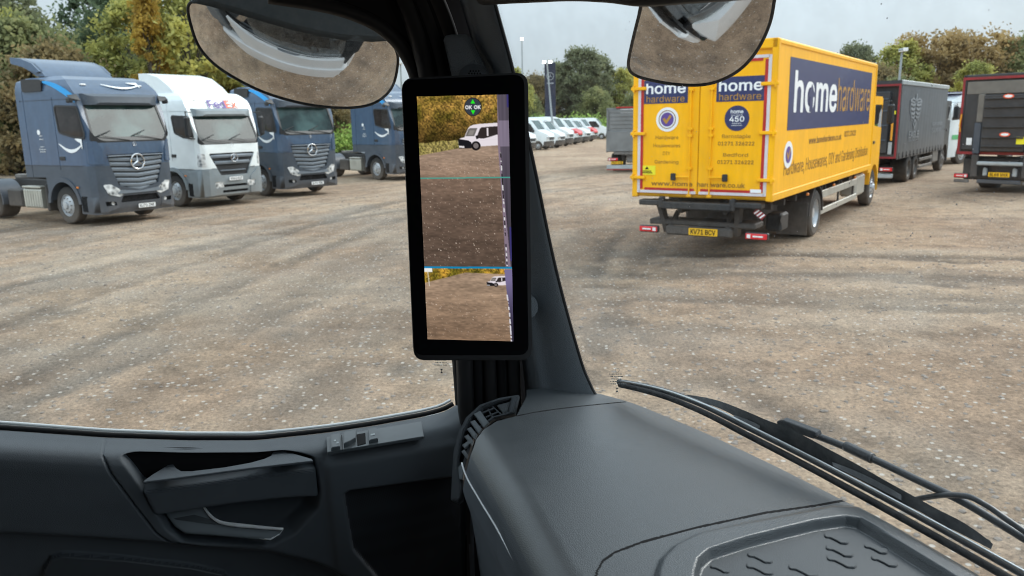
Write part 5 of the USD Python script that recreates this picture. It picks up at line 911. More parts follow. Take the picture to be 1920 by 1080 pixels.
PIL = ob('windscreen_pillar', grid_mesh(np.array(rows_)), M['pillar_plastic'], C, smooth=True)
ob('pillar_edge_seal', tube([UW(a, b, -.002) for a, b in rp], .004, 8), M['rubber_seal'], PIL, smooth=True)
no = np.array([-.62, -.78, 0.05])
so = U(880, 110, 1, 1.235)
ob('speaker_cover', panel([(835, 76), (840, 68), (850, 66), (878, 66), (886, 74), (921, 146), (924, 175), (858, 175)], so, no, .014, .004, .006), M['pillar_plastic'], PIL, smooth=40)
tg = panel([(866 + 24 + 27 * math.cos(t) + 0, 145 + 25 * math.sin(t)) for t in np.linspace(0, 2 * pi, 40)[:-1]], so + no * .012, no + np.array([0, 0, -.1]), .012, 0, .004); tp = ob('tweeter_ring', tg, M['smooth_plastic'], PIL, smooth=40)
ob('tweeter_mesh', panel([(890 + 20 * math.cos(t), 147 + 19 * math.sin(t)) for t in np.linspace(0, 2 * pi, 32)[:-1]], so + no * .0245, no + np.array([0, 0, -.1]), .0012), M['matt_black'], tp)
hx = []
for i in range(-5, 6):
    for j in range(-5, 6):
        a, b = 890 + 5.2 * (i + .5 * (j % 2)), 147 + 4.6 * j
        if (a - 890) ** 2 + (b - 147) ** 2 < 17.5 ** 2: hx.append([(a + 2.1 * math.cos(t), b + 2.1 * math.sin(t)) for t in np.arange(6) * pi / 3])
ob('tweeter_hole_frame', panel([(890 + 20.5 * math.cos(t), 147 + 19.5 * math.sin(t)) for t in np.linspace(0, 2 * pi, 32)[:-1]], so + no * .0258, no + np.array([0, 0, -.1]), .0014, 0, 0, holes=hx), M['smooth_plastic'], tp, smooth=False)
# ---- windscreen with its dotted border and maker's marks
lw, zw = np.linspace(-1.05, 1.215, 50), np.linspace(1.90, 2.95, 30); LW, ZW = np.meshgrid(lw, zw, indexing='ij')
WS = ob('windscreen', grid_mesh(np.stack([fws(LW, ZW), LW, ZW], -1)), M['windscreen_pane'], C, smooth=True)
dots = []
for row_ in range(4):
    for a, b in spline(rp[6:], 230): q = UW(a + 3.5 + 2.6 * row_, b + (1.2 if row_ % 2 else 0), -.0015); dots.append(q)
def discs(ps, rad):
    V, F = [], []
    for i, q in enumerate(ps):
        for t in np.arange(6) * pi / 3: V.append(q + rad[i] * np.array([0, math.cos(t), math.sin(t)]))
        F += [[6 * i, 6 * i + j, 6 * i + j + 1] for j in range(1, 5)]
    return trimesh.Trimesh(np.array(V), np.array(F), process=False)
ob('dotted_border', discs(dots, np.repeat([.00085, .0007, .00055, .0004], 230)), M['matt_black'], WS, smooth=False, kind='stuff')
def mark(px, py, w, rows, f, mat='matt_black'):
    """a small block of maker's marks printed on the glass: an emblem and lines too fine to read"""
    ms = []; r = np.random.default_rng(int(px)); q0 = f(px, py); X_ = f(px + 1, py) - q0; Y_ = f(px, py - 1) - q0
    for k_ in range(rows):
        x_ = r.uniform(0, w * .2)
        while x_ < w * r.uniform(.7, 1.0):
            l_ = r.uniform(1.0, 3.2); ms.append(put(flat(sbox(x_, -4.6 * k_, x_ + l_, -4.6 * k_ + 1.5), .0003), q0, X_, Y_, np.cross(X_, Y_) / np.linalg.norm(np.cross(X_, Y_)))); x_ += l_ + r.uniform(.8, 1.6)
    ms.append(put(flat(Point(w * .5, 8).buffer(4).difference(Point(w * .5, 8).buffer(3.5)), .0003), q0, X_, Y_, np.cross(X_, Y_) / np.linalg.norm(np.cross(X_, Y_))))
    ms.append(put(flat(unary_union([Polygon([(w * .5 - 2.5, -4.6 * rows - 2), (w * .5 + 2.5, -4.6 * rows - 2), (w * .5, -4.6 * rows - 6)]), Polygon([(w * .5 - 2.5, -4.6 * rows - 10), (w * .5 + 2.5, -4.6 * rows - 10), (w * .5, -4.6 * rows - 6)])]), .0003), q0, X_, Y_, np.cross(X_, Y_) / np.linalg.norm(np.cross(X_, Y_))))
    return cat(ms)
ob('glass_mark', mark(1142, 702, 30, 5, lambda a, b: UW(a, b, -.0015)), M['post_grey'], WS, smooth=False, kind='stuff'); ob('side_glass_mark', mark(812, 676, 32, 3, lambda a, b: U(a, b, 1, LD + .008)), M['post_grey'], D, smooth=False, kind='stuff')
r = np.random.default_rng(4); dp = [(r.uniform(935, 1920), r.uniform(5, 700)) for _ in range(150)]
ob('dust_speck', discs([UW(a, b, .002) for a, b in dp], r.uniform(.0003, .0009, 150)), M['silver_tape'], WS, smooth=False, kind='stuff')
# ---- dashboard
wf = np.array([U(a, b, 2, 2.06) for a, b in [(1060, 722), (1110, 735), (1177, 752), (1313, 808), (1450, 873), (1578, 938), (1655, 976), (1741, 1025), (1835, 1080), (1960, 1155)]])
ls = np.linspace(1.225, 0.40, 800); ffr = np.interp(-ls, -wf[:, 1], wf[:, 0]); ffr = gaussian_filter(ffr, 20, mode='nearest')
bk = np.interp(-ls, [-1.225, -1.10, -.9, -.7, -.3], [.385, .355, .335, .305, .27])
T = np.linspace(0, 1, 420); prof_s = []
R2 = Relief(800, 700, 2000, 1300)
P2 = np.zeros((800, 420, 3))
for i, (l_, f1, f0) in enumerate(zip(ls, ffr, bk)):
    R0_ = .05; f1 += .006; pr = [(f1 + .004, 1.90), (f1 + .001, 2.052), (f1 - .003, 2.059), (f1 - .012, 2.060)] + [(f1 - .012 - (f1 - .012 - f0 - R0_) * t, 2.060 + .006 * math.sin(pi * t)) for t in np.linspace(.05, 1, 12)] + [(f0 + R0_ - R0_ * math.sin(t), 2.060 - R0_ * (1 - math.cos(t))) for t in np.linspace(.12, 1.40, 12)] + [(f0 + .0, 1.97), (f0 + .012, 1.92), (f0 + .03, 1.80), (f0 + .05, 1.55)]
    q = spline(pr, 420); P2[i] = np.stack([q[:, 0], 0 * q[:, 0] + l_, q[:, 1]], 1)
px, py = pix(P2)
seam2 = [(1113, 1100), (1117, 1071), (1128, 1052), (1150, 1036), (1200, 1017), (1300, 990), (1430, 962), (1520, 949), (1578, 939), (1600, 936)]

rim_o = [(1228, 1140), (1232, 1080), (1241, 1053), (1268, 1026), (1313, 1004), (1400, 985), (1500, 966), (1560, 953), (1610, 955), (1660, 982), (1740, 1030), (1820, 1080), (1920, 1145)]
rim_i = [(1300, 1160), (1305, 1080), (1312, 1055), (1331, 1038), (1399, 1016), (1470, 998), (1527, 984), (1583, 976), (1610, 980), (1632, 992), (1700, 1036), (1766, 1077), (1880, 1150)]
R2.area(rim_o, -.006, 3.0); R2.area(rim_i, .013, 1.0)
rel = R2.get(R2.A, px, py); top = np.clip((P2[..., 2] - 2.02) / .03, 0, 1); P2[..., 2] -= rel * top; P2[..., 0] += rel * (1 - top)
G2 = grid_mesh(P2[:, ::-1]); clip_ = R2.get(R2.mask([(988, 700), (986, 744), (967, 780), (930, 790), (905, 806), (892, 825), (881, 858), (873, 892), (866, 930), (858, 1000), (868, 1130), (880, 1300), (2000, 1300), (2000, 700)]), px, py)[:, ::-1] > .5; fcl = clip_.reshape(-1)[np.asarray(G2.faces)[:, 0]]; mat_mask = R2.get(R2.mask([(a + (4 if a < 1400 else -4), b + 4) for a, b in rim_i]), px, py)[:, ::-1] > .5; fm = mat_mask.reshape(-1)[np.asarray(G2.faces)[:, 0]]; sm_ = R2.get(R2.mask(seam2 + [(2000, 900), (2000, 1300), (1113, 1300)]), px, py)[:, ::-1] > .5; fsm = sm_.reshape(-1)[np.asarray(G2.faces)[:, 0]]
low_m = R2.get(R2.mask([(800, 800), (876, 840), (882, 856), (905, 898), (955, 992), (1000, 1082), (1040, 1160), (1100, 1300), (800, 1300)]), px, py)[:, ::-1] > .5; flo = low_m.reshape(-1)[np.asarray(G2.faces)[:, 0]]; RS = Relief(800, 700, 2000, 1300); RS.line(seam2, 1.0, 4.5, .3); RS3 = Relief(800, 700, 2000, 1300); RS3.line([(967, 780), (1000, 773), (1040, 767), (1090, 761), (1140, 756), (1172, 753)], 1.0, 2.0, .3)
fg_ = [(q.get(q.A, px, py)[:, ::-1] > .4).reshape(-1)[np.asarray(G2.faces)[:, 0]] & fcl & ~flo for q in (RS, RS3)]; fgap = fg_[0] | fg_[1]
fm &= ~fgap; DB = ob('dashboard', sub(G2, ~fm & ~fsm & fcl & ~flo & ~fgap), M['dash_plastic'], C, smooth=True); [ob('seam_gap', sub(G2, q), M['matt_black'], DB, smooth=True) for q in fg_]; ob('lower_dash_trim', sub(G2, ~fm & ~fsm & fcl & flo), M['door_plastic'], DB, smooth=True); ob('dash_tray', sub(G2, ~fm & fsm & ~fgap), M['dash_plastic'], DB, smooth=True); ob('tray_mat', sub(G2, fm), M['rubber_mat'], DB, smooth=True)
PXM, PYM = px.copy(), py.copy()
def onP(a, b):
    i = np.argmin(((PXM - a) ** 2 + (PYM - b) ** 2).ravel()); return P2.reshape(-1, 3)[i] + [0, 0, .0009]
def zat(cx, cy):
    i = np.argmin((PXM - cx) ** 2 + (PYM - cy) ** 2); return P2.reshape(-1, 3)[i, 2]
def rid(cx, cy, w=44, s=1.0):  # raised S-shaped lug on the mat
    b_ = np.array(LineString([(-.40, -.13), (-.22, -.11), (.05, .02), (.22, .12), (.42, .13)]).buffer(.115, quad_segs=4).exterior.coords)
    return panel([(cx + w * a, cy + w * b) for a, b in b_], (.5, .7, zat(cx, cy) - .0008), (0, 0, 1), .0024, .001, .0014, (0, 1, 0))
for cx, cy, w in [(1350, 1068, 36), (1425, 1047, 46), (1425, 1068, 50), (1495, 1030, 48), (1502, 1050, 52), (1506, 1071, 54), (1568, 1011, 44), (1574, 1034, 50), (1578, 1054, 54), (1582, 1075, 56), (1642, 1030, 42), (1658, 1053, 48), (1668, 1074, 52), (1612, 998, 30), (1726, 1074, 40)]: ob('mat_lug', rid(cx, cy, w), M['rubber_mat'], DB, smooth=40)
ob('chrome_strip', tube([U(a, b, 0, .352 - .0007 * (b - 890) * .25) for a, b in spline([(866, 868), (874, 892), (895, 930), (930, 988), (981, 1084), (1000, 1120)], 40)], .0016, 8), M['chrome_trim'], DB, smooth=True)
# ---- air vent at the dashboard's end
vo = np.array([.43, 1.20, 2.035]); vn = np.array([-.45, -.62, .64])
vout = [(975, 744), (938, 750), (902, 763), (876, 787), (862, 815), (853, 850), (850, 900), (848, 940), (862, 946), (870, 940), (873, 885), (880, 858), (890, 825), (905, 806), (930, 788), (967, 780)]
vin = [(960, 752), (935, 757), (908, 769), (886, 790), (873, 815), (866, 845), (863, 880), (868, 882), (874, 858), (884, 824), (900, 803), (925, 785), (955, 776)]
V_ = ob('air_vent', panel(vout, vo, vn, .014, .001, .005, holes=[vin]), M['smooth_plastic'], C, smooth=40); ob('vent_back', panel(vin, vo - vn * .0, vn, .002), M['matt_black'], V_)
for q in ([(889, 778), (902, 772), (918, 795), (908, 804)], [(882, 793), (891, 789), (905, 806), (898, 815)], [(876, 806), (884, 802), (896, 816), (891, 826)], [(871, 820), (879, 816), (889, 828), (886, 838)], [(867, 836), (882, 826), (886, 832), (873, 843)], [(866, 848), (872, 844), (879, 856), (876, 862)]): ob('vent_slat', panel(q, vo + vn * .011, vn, .006, .0008, .002), M['vent_plastic'], V_, smooth=40)
for q in ([(905, 775), (928, 766), (929, 768), (906, 777)], [(912, 783), (935, 773), (936, 775), (913, 785)], [(915, 769), (924, 785), (926, 784), (917, 768)], [(924, 765), (942, 781), (944, 780), (926, 764)]): ob('vent_grid_bar', panel(q, vo + vn * .006, vn, .006), M['smooth_plastic'], V_)
ob('vent_pad', panel([(932, 762), (960, 754), (954, 775), (945, 778)], vo + vn * .004, vn, .006, .001, .002), M['dash_plastic'], V_, smooth=40)
lock = ob('vent_latch', panel([(861, 878), (866, 872), (872, 884), (869, 902), (863, 900)], vo + vn * .01, vn, .008, .001, .002), M['dark_lever'], V_, smooth=40)
# ---- mirror display on the pillar
dd = np.array([.30, .955, 0.0]); dn = -ray(870, 300); dn[2] = 0; dn /= np.linalg.norm(dn); dn = np.array([dn[0] * math.cos(.10) - dn[1] * math.sin(.10), dn[0] * math.sin(.10) + dn[1] * math.cos(.10), 0.0]); do = EYEP + ray(872, 410) / np.linalg.norm(ray(872, 410)) * 1.03
MD = ob('mirror_display', panel([(752, 148), (985, 137), (993.5, 668), (775, 668)], do - dn * .024, dn, .024, .013, .006), M['black_plastic'], C, smooth=40)
ob('front_glass', panel([(754.5, 150.5), (982.5, 139.5), (991, 665.5), (777.5, 665.5)], do, dn, .0012, .011, .0005), M['gloss_black'], MD, smooth=40)
ob('display_arm', cat(tube([do - dn * .02 + [0, 0, -.02], do - dn * .07 + [.02, .01, -.03], do - dn * .14 + [.06, .03, -.04]], .035, 14), tube([U(985, 575, 1, 1.16) - [.0, .0, 0], U(985, 575, 1, 1.24)], .021, 16)), M['pillar_plastic'], MD, smooth=50)
SW_, SH_ = 132, 352
def screen_picture():
    """what the camera screen shows: hedge, van, yard and the trailer's side, in two views"""
    k = 3; W_, H_ = SW_ * k, SH_ * k; r = np.random.default_rng(9); A = np.zeros((H_, W_, 3))
    yy, xx = np.mgrid[0:H_, 0:W_]; u, v = xx / W_, yy / H_
    def nz(sx, sy, s): return meshkit.fbm(np.stack([u * sx, v * sy, 0 * u + s], -1), 5, s)
    def dirt(v0, v1, c0, c1, sx, sy, s):
        t = np.clip((v - v0) / (v1 - v0), 0, 1)[..., None]; base = np.array(c0) * (1 - t) + np.array(c1) * t
        return base * (.62 + .76 * (.5 * nz(sx, sy, s) + .5 * nz(sx * 9, sy * 5, s + 3)))[..., None]
    fol = lambda s, cs: np.array(cs[0]) * (1 - np.clip(nz(9, 24, s) * 2 - .5, 0, 1))[..., None] + np.array(cs[1]) * np.clip(nz(9, 24, s) * 2 - .5, 0, 1)[..., None]
    leaf = (.25 + 1.5 * nz(75, 190, 31))[..., None]
    hed = fol(4, [(78, 70, 26), (158, 122, 62)]) * leaf * (1.12 - .62 * np.clip((v - .05) / .13, 0, 1))[..., None]
    A[:] = hed; A = np.where((v > .185 + .02 * (nz(6, 6, 8) - .5) - .03 * u)[..., None], fol(7, [(96, 92, 44), (150, 136, 84)]) * leaf, A)
    g1 = v > .232 - .062 * u; A = np.where(g1[..., None], dirt(.2, .36, (156, 134, 116), (142, 118, 100), 3, 70, 12), A)
    A = np.where((v > .323)[..., None], dirt(.32, .69, (118, 98, 84), (88, 73, 63), 2.2, 34, 14), A)
    b = v > .692; hl = .755 - .045 * np.clip(u * 2.2, 0, 1) + .012 * np.clip(u - .5, 0, 1)
    A = np.where(b[..., None], fol(17, [(92, 86, 28), (188, 142, 56)]) * leaf, A); A = np.where((b & (v < .709) & (u < .09))[..., None], (236, 236, 232), A)
    A = np.where((b & (v > hl))[..., None], dirt(.74, 1.0, (164, 140, 118), (130, 106, 86), 2.4, 46, 18), A)
    im = Image.fromarray(np.clip(A, 0, 255).astype(np.uint8)); d = ImageDraw.Draw(im); P = lambda *q: [(a * W_, c * H_) for a, c in q]
    sp = lambda n, v0, v1, sc: [d.ellipse((x_ - s_, y_ - s_ * .8, x_ + s_, y_ + s_ * .8), fill=(c_, c_ - 18, c_ - 34)) for x_, y_, s_, c_ in zip(r.uniform(0, W_, n), r.uniform(v0, v1, n) * H_, sc * r.random(n) ** 3 + .35, r.integers(165, 250, n))]
    sp(420, .33, .69, 1.7); sp(160, .24, .33, 1.0); sp(170, .80, .99, 1.4)
    def vanp(x0, y0, s, h):
        f = lambda *q: [((x0 + a * s) * W_, (y0 + c * h) * H_) for a, c in q]
        d.polygon(f((.0, .70), (.02, .62), (.06, .57), (.13, .53), (.17, .36), (.21, .20), (.25, .12), (.31, .07), (.42, .04), (.7, .01), (1.4, -.05), (1.4, .80), (.45, .90), (.02, .94)), fill=(228, 220, 226))
        d.polygon(f((.15, .51), (.21, .24), (.25, .19), (.385, .20), (.32, .50)), fill=(112, 108, 106)); d.polygon(f((.20, .45), (.24, .28), (.33, .28), (.29, .45)), fill=(140, 134, 130)); d.polygon(f((.37, .58), (.40, .40), (.44, .22), (.47, .17), (1.4, .06), (1.4, .38), (.76, .46), (.60, .55), (.50, .60)), fill=(50, 43, 43)); d.polygon(f((.80, .2), (.84, .19), (.84, .42), (.80, .44)), fill=(96, 84, 82)); d.polygon(f((.35, .50), (.39, .46), (.40, .60), (.36, .62)), fill=(30, 28, 30)); d.polygon(f((.0, .60), (.20, .66), (.26, .74), (.26, .96), (.02, .96)), fill=(28, 28, 32)); d.ellipse(f((.26, .70), (.44, 1.04)), fill=(24, 22, 22)); d.ellipse(f((.30, .77), (.40, .97)), fill=(120, 112, 112)); d.polygon(f((.02, .86), (.12, .88), (.12, .95), (.02, .93)), fill=(225, 220, 220)); d.rectangle(f((.57, .2), (.60, .5)), fill=(214, 206, 210)); d.line(f((.44, .66), (1.4, .54)), fill=(214, 204, 212), width=2)
    vanp(.43, .108, .56, .102); vanp(.70, .722, .3, .044)
    d.line(P((.04, .70), (.052, .768)), fill=(224, 220, 210), width=3)
    # the trailer's side on the right edge
    d.polygon(P((.872, 0), (1, 0), (1, .69), (.925, .69), (.90, .40), (.87, .20)), fill=(132, 116, 132))
    A = np.asarray(im, float).copy(); tr = (u > .845 + .04 * v / .2) & (v < .69) & (u > .872 + np.interp(v, [0, .2, .4, .69], [0, .02, .042, .068])); sh = 70 + 30 * nz(40, 2, 40) - 34 * np.clip((v - .22) * 2.2, 0, .8) + 40 * ((v > .10) & (v < .20))
    A[tr] = np.stack([sh, sh * .92, sh * 1.06], -1)[tr]; bl = (u > .975) & ((v < .05) | ((v > .52) & (v < .66))); A[bl] = (58, 54, 110)
    t2 = (v > .694) & (u > np.interp(v, [.69, .78, .88, 1], [.905, .925, .955, .97])); s2 = 120 - 70 * np.clip((v - .74) * 5, 0, 1); A[t2] = np.stack([s2, s2 * .92, s2 * 1.25], -1)[t2]
    e1 = (np.abs(u - .872 - np.interp(v, [0, .2, .4, .69], [0, .02, .042, .068])) < .006) & (v > .22) & (v < .69) & (nz(3, 60, 51) > .42); A[e1] = np.where(nz(2, 90, 52)[e1][:, None] > .5, 225, 30)
    e2 = (np.abs(u - np.interp(v, [.69, .78, .88, 1], [.905, .925, .955, .97])) < .008) & (v > .80) & (nz(3, 70, 53) > .4); A[e2] = (215, 212, 220)
    im = Image.fromarray(np.clip(A, 0, 255).astype(np.uint8)); d = ImageDraw.Draw(im)
    d.line(P((0, .3235), (1, .3215)), fill=(70, 158, 144), width=6); d.line(P((0, .690), (1, .688)), fill=(14, 132, 186), width=9)
    cx, cy, R = .605, .046, .088; ell = lambda q, c_: d.ellipse((cx * W_ - q * W_, cy * H_ - q * W_, cx * W_ + q * W_, cy * H_ + q * W_), fill=c_); ell(R + .006, (14, 16, 18)); ell(R, (56, 62, 72))
    Q = lambda *q: [(cx * W_ + a * W_, cy * H_ + c * W_) for a, c in q]; d.polygon(Q((-.022, -.036), (.022, -.036), (0, -.076)), fill=(40, 235, 40)); d.polygon(Q((-.022, .036), (.022, .036), (0, .076)), fill=(40, 235, 40))
    from PIL import ImageFont
    import glob
    ft = ImageFont.truetype(glob.glob('/opt/blender-*/*/datafiles/fonts/Inter.woff2')[0], int(W_ * .052))
    for ox in (-.046, .050): d.text((cx * W_ + ox * W_, cy * H_), 'OK', font=ft, fill=(235, 235, 235), anchor='mm', stroke_width=1, stroke_fill=(235, 235, 235))
    im = im.resize((SW_, SH_), Image.LANCZOS); s = np.asarray(im, float) / 255; return np.where(s < .04045, s / 12.92, ((s + .055) / 1.055) ** 2.4)
pic = screen_picture(); c4 = [UPl(a, b, do + dn * .0016, dn) for a, b in ((781.5, 181), (953, 177), (963, 640), (801.5, 636))]
uu, vv = np.meshgrid(np.linspace(0, 1, SW_), np.linspace(0, 1, SH_)); uu, vv = uu[..., None], vv[..., None]
SG = grid_mesh((1 - vv) * ((1 - uu) * c4[0] + uu * c4[1]) + vv * ((1 - uu) * c4[3] + uu * c4[2]))
M['screen_picture'] = usdkit.material(stage, '/World/Looks/screen_picture', {'a': ('attribute', {'attribute': 'picture'}), 'e': ('emission', {'strength': 1.0 / 2 ** EXPOSURE})}, [('a.color', 'e.color')], surface='e.emission')
sp_ = ob('screen', SG, M['screen_picture'], MD, smooth=False)
UsdGeom.PrimvarsAPI(stage.GetPrimAtPath(sp_)).CreatePrimvar('picture', Sdf.ValueTypeNames.Color3fArray, 'vertex').Set(Vt.Vec3fArray.FromNumpy(pic.reshape(-1, 3).astype(np.float32)))
# ---- roof lining, sun blind, bodywork outside (the mirrors show it)
ob('roof_lining', bx((-.45, 0, 3.02), (2.1, 2.75, .05), .02), M['headliner'], C); ob('header_rail', hull([(.60, -1.2, 3.0), (.60, 1.3, 3.0), (.36, -1.2, 3.0), (.36, 1.3, 3.0), (.44, -1.2, 2.80), (.44, 1.3, 2.80), (.54, -1.2, 2.80), (.54, 1.3, 2.80)]), M['headliner'], C)
bl_ = spline([(905, 8), (935, 6), (1000, 2), (1080, -2), (1140, 0), (1200, 6), (1300, -2), (1500, -20)], 60); ob('sun_blind', tube([UW(a, b - 16, -.03) for a, b in bl_], .013, 10), M['rubber_seal'], C, smooth=True)
ob('front_panel', hull([(.80, -1.2, .9), (.80, 1.2, .9), (.80, -1.2, 1.88), (.76, 1.05, 1.88), (.70, -1.25, .9), (.6, 1.25, .9), (.60, -1.25, 1.88), (.6, 1.25, 1.88)]), M['own_paint'], C); ob('lower_body', bx((-.35, 1.36, 1.15), (1.9, .16, .95), .05), M['own_paint'], C); ob('rear_wall', bx((-1.5, 0, 2.2), (.05, 2.7, 1.7), .02), M['headliner'], C)
ob('rear_side_wall', bx((-1.2, 1.38, 2.4), (.6, .06, 1.3), .02), M['pillar_plastic'], C); ob('driver_side_wall', bx((-.45, -1.12, 2.05), (2.1, .05, 2.0), .02), M['headliner'], C); ob('cab_floor', bx((-.4, .1, 1.12), (2.2, 2.4, .05), .02), M['matt_black'], C); ob('bulkhead', bx((.60, .1, 1.5), (.04, 2.4, .8), .01), M['matt_black'], C); ob('footwell_lining', bx((.40, 1.335, 1.5), (.36, .03, .90), .005), M['matt_black'], C)
# ---- wiper outside the windscreen
def WP(pts, off, n=60): return np.array([UW(a, b, off) for a, b in spline(pts, n)])
WI = ob('wiper', tube(WP([(1160, 716), (1230, 729), (1300, 752), (1400, 800), (1500, 850), (1600, 902), (1700, 955), (1800, 1010), (1900, 1066), (1980, 1112)], .030), .0048, 8), M['wiper_black'], C, smooth=True)
ob('wiper_lip', tube(WP([(1162, 722), (1235, 740), (1310, 769), (1400, 815), (1500, 867), (1600, 921), (1700, 976), (1800, 1032), (1900, 1089), (1980, 1136)], .014), .0044, 6), M['rubber_seal'], WI, smooth=True)
ob('wiper_spring', tube(WP([(1166, 715), (1230, 727), (1330, 762), (1420, 806), (1500, 846), (1600, 898), (1700, 951), (1800, 1005), (1900, 1060), (1980, 1104)], .0205), .0017, 6), M['wiper_steel'], WI, smooth=True)
def bow(up, dn_, off): 
    a_, b_ = spline(up, 40), spline(dn_, 40); A_ = np.array([UW(x_, y_, off) for x_, y_ in a_]); B_ = np.array([UW(x_, y_, off - .006) for x_, y_ in b_]); mid = (A_ + B_) / 2 + np.array([UW(a_[0][0], a_[0][1], off + .012) - A_[0]])
    return grid_mesh(np.stack([B_, A_, mid + (A_ - mid) * .7, mid + (B_ - mid) * .7, B_], 1))
ob('wiper_bow', bow([(1287, 740), (1339, 749), (1399, 771), (1455, 794), (1476, 799), (1500, 813), (1530, 829), (1548, 839), (1613, 874), (1660, 901), (1700, 923), (1720, 934), (1760, 956), (1800, 976), (1862, 1020)], [(1290, 748), (1345, 764), (1398, 792), (1438, 817), (1462, 831), (1500, 848), (1530, 861), (1580, 884), (1640, 915), (1690, 942), (1720, 957), (1765, 982), (1800, 1000), (1858, 1030)], .040), M['wiper_black'], WI, smooth=40)
ob('wiper_bow', bow([(1376, 778), (1400, 786), (1425, 798)], [(1376, 784), (1400, 796), (1423, 806)], .034), M['wiper_black'], WI, smooth=40); ob('wiper_bow', bow([(1560, 866), (1620, 890), (1690, 928)], [(1562, 874), (1620, 902), (1690, 938)], .034), M['wiper_black'], WI, smooth=40)
hd = [(1464, 783), (1476, 781), (1540, 805), (1543, 815), (1536, 822), (1466, 796)]
wn = UW(1500, 800, .05); nn = np.array([.96, .08, .25]); ob('wiper_hook', panel([(1465, 785), (1476, 783), (1538, 806), (1541, 813), (1534, 818), (1467, 795)], wn, -nn, .010, .001, .003), M['wiper_black'], WI, smooth=40)
ob('wiper_arm', tube(WP([(1500, 806), (1560, 828), (1640, 862), (1720, 900), (1800, 938), (1880, 985), (1960, 1035)], .062), np.linspace(.0048, .0044, 60), 10), M['wiper_black'], WI, smooth=True); ob('wiper_arm_clip', tube(WP([(1585, 836), (1610, 848), (1636, 860)], .062, 12), .0066, 10), M['wiper_black'], WI, smooth=True)
ob('washer_hose', tube(WP([(1712, 938), (1740, 932), (1775, 928), (1810, 930), (1850, 948), (1885, 972), (1930, 1003), (1980, 1040)], .058), .0034, 8), M['wiper_black'], WI, smooth=True)
for a, b in [(1312, 757), (1520, 850), (1578, 873), (1706, 932), (1780, 990), (1852, 1016)]: ob('wiper_rivet', tube([UW(a, b, .046), UW(a, b, .040)], .003, 8), M['wiper_steel'], WI)
# ---- hanging convex mirrors
def closed(pts, n=140):
    from scipy.interpolate import PchipInterpolator, CubicSpline
    p = np.array(list(pts) + [pts[0]], float); t = np.concatenate([[0], np.cumsum(np.linalg.norm(np.diff(p, axis=0), axis=1) ** .5)]); q = CubicSpline(t, p, bc_type='periodic')(np.linspace(0, t[-1], n + 1)[:-1]); return gaussian_filter(q, (1.2, 0), mode='wrap')
def convex(px_pts, o, n, R, name, label=None, rim=.006):
    """a convex mirror face cut to the outline, on a sphere of radius R whose middle faces n"""
    X, Yv, N = basis(n, (0, 0, 1)); px_pts = closed(px_pts); P = Polygon(px_pts).buffer(0); pc = np.array(P.centroid.coords[0]); ext = np.array(P.exterior.segmentize(8.0).coords)
    o = UPl(pc[0], pc[1], o, N); ce = o - R * N; W3 = np.zeros((40, len(ext), 3))
    for i, t in enumerate(np.linspace(0.002, 1, 40)):
        for j, e in enumerate(ext):
            d = ray(*(pc + (e - pc) * t)); d = d / np.linalg.norm(d); b_ = np.dot(d, EYEP - ce); disc = b_ * b_ - np.dot(EYEP - ce, EYEP - ce) + R * R; W3[i, j] = EYEP + d * (-b_ - math.sqrt(max(disc, 0)))
    return grid_mesh(W3[:, ::-1]), W3[-1], (o - N * .02, X, Yv, N, None, (0, 0))
k1 = [(353, 8), (358, 48), (372, 86), (400, 119), (440, 146), (490, 171), (550, 190), (605, 200), (660, 202), (698, 195), (722, 180), (738, 158), (745, 128), (746, 104), (738, 84), (727, 71), (690, 73), (640, 70), (590, 62), (540, 50), (480, 33), (430, 18), (390, 7), (366, 2)]
kn = np.array([-.27, -1.0, -.78]); ko = U(560, 100, 1, 1.66)
face, edge3, fr_ = convex(k1, ko, kn, .42, 'kerb')
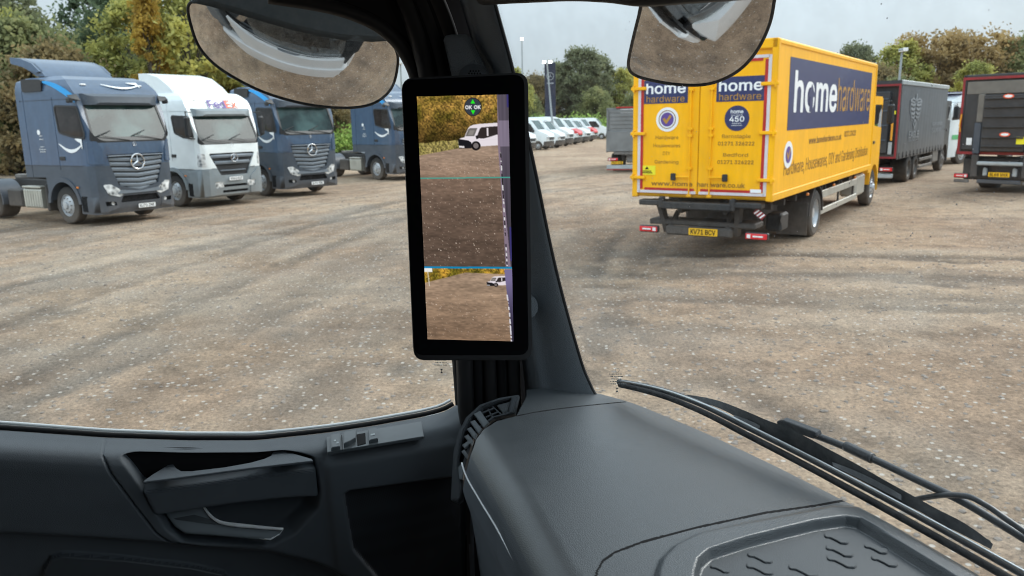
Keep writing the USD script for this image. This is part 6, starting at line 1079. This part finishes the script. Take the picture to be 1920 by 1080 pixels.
KM = ob('kerb_mirror', face, M['mirror_face'], C, smooth=True, label='wide convex mirror hanging outside the side window'); ob('mirror_rim', tube(edge3[:-1], .0030, 8, closed=True), M['rubber_seal'], KM, smooth=True)
up_ = [(355, 4), (366, 2), (390, 7), (430, 18), (480, 33), (540, 50), (590, 62), (640, 70), (690, 73), (727, 71), (722, 58), (700, 36), (660, 10), (600, -30), (500, -60), (400, -40), (360, -10)]
ob('mirror_housing', panel(up_, ko + np.array([0, .0, .0]), np.array([0, -1.0, -.25]), .05, .004, .012), M['switch_plastic'], KM, smooth=40)
nb = np.array(kn) / np.linalg.norm(kn); hb = [edge3[::4], fr_[0] + (edge3[::4] - fr_[0]) * .8 - nb * .05, fr_[0] + (edge3[::4] - fr_[0]) * .4 - nb * .075]; ob('mirror_back', hull(np.vstack([hb[0] - nb * .006, hb[1], hb[2]])), M['wiper_black'], KM, smooth=40); ob('mirror_bracket', cat(tube([fr_[0] - nb * .05, fr_[0] + [.05, -.1, .2], fr_[0] + [.05, -.28, .26]], .016, 10)), M['wiper_black'], KM, smooth=True)
k2 = [(1178, 118), (1180, 131), (1190, 141), (1215, 149), (1250, 156), (1300, 160), (1335, 156), (1362, 146), (1388, 130), (1412, 105), (1432, 72), (1446, 35), (1452, 0), (1452, -40), (1400, -70), (1300, -80), (1215, -60), (1203, 0), (1195, 40), (1183, 90)]
fn = np.array([-.72, -.80, -.88]); fo = U(1310, 60, 0, .90)
face, edge3, fr_ = convex(k2, fo, fn, .48, 'front')
FM = ob('front_mirror', face, M['mirror_face'], C, smooth=True, label='rounded convex mirror hanging outside the windscreen'); ob('mirror_rim', tube(edge3[:-1], .0032, 8, closed=True), M['rubber_seal'], FM, smooth=True)
nb = fn / np.linalg.norm(fn); hb = [edge3[::4] - nb * .006, fr_[0] + (edge3[::4] - fr_[0]) * .85 - nb * .06, fr_[0] + (edge3[::4] - fr_[0]) * .4 - nb * .09]; ob('mirror_back', hull(np.vstack(hb)), M['wiper_black'], FM, smooth=40); ob('mirror_bracket', tube([fr_[0] - nb * .06, fr_[0] + [-.1, .05, .2], fr_[0] + [-.35, .05, .30]], .018, 10), M['wiper_black'], FM, smooth=True)
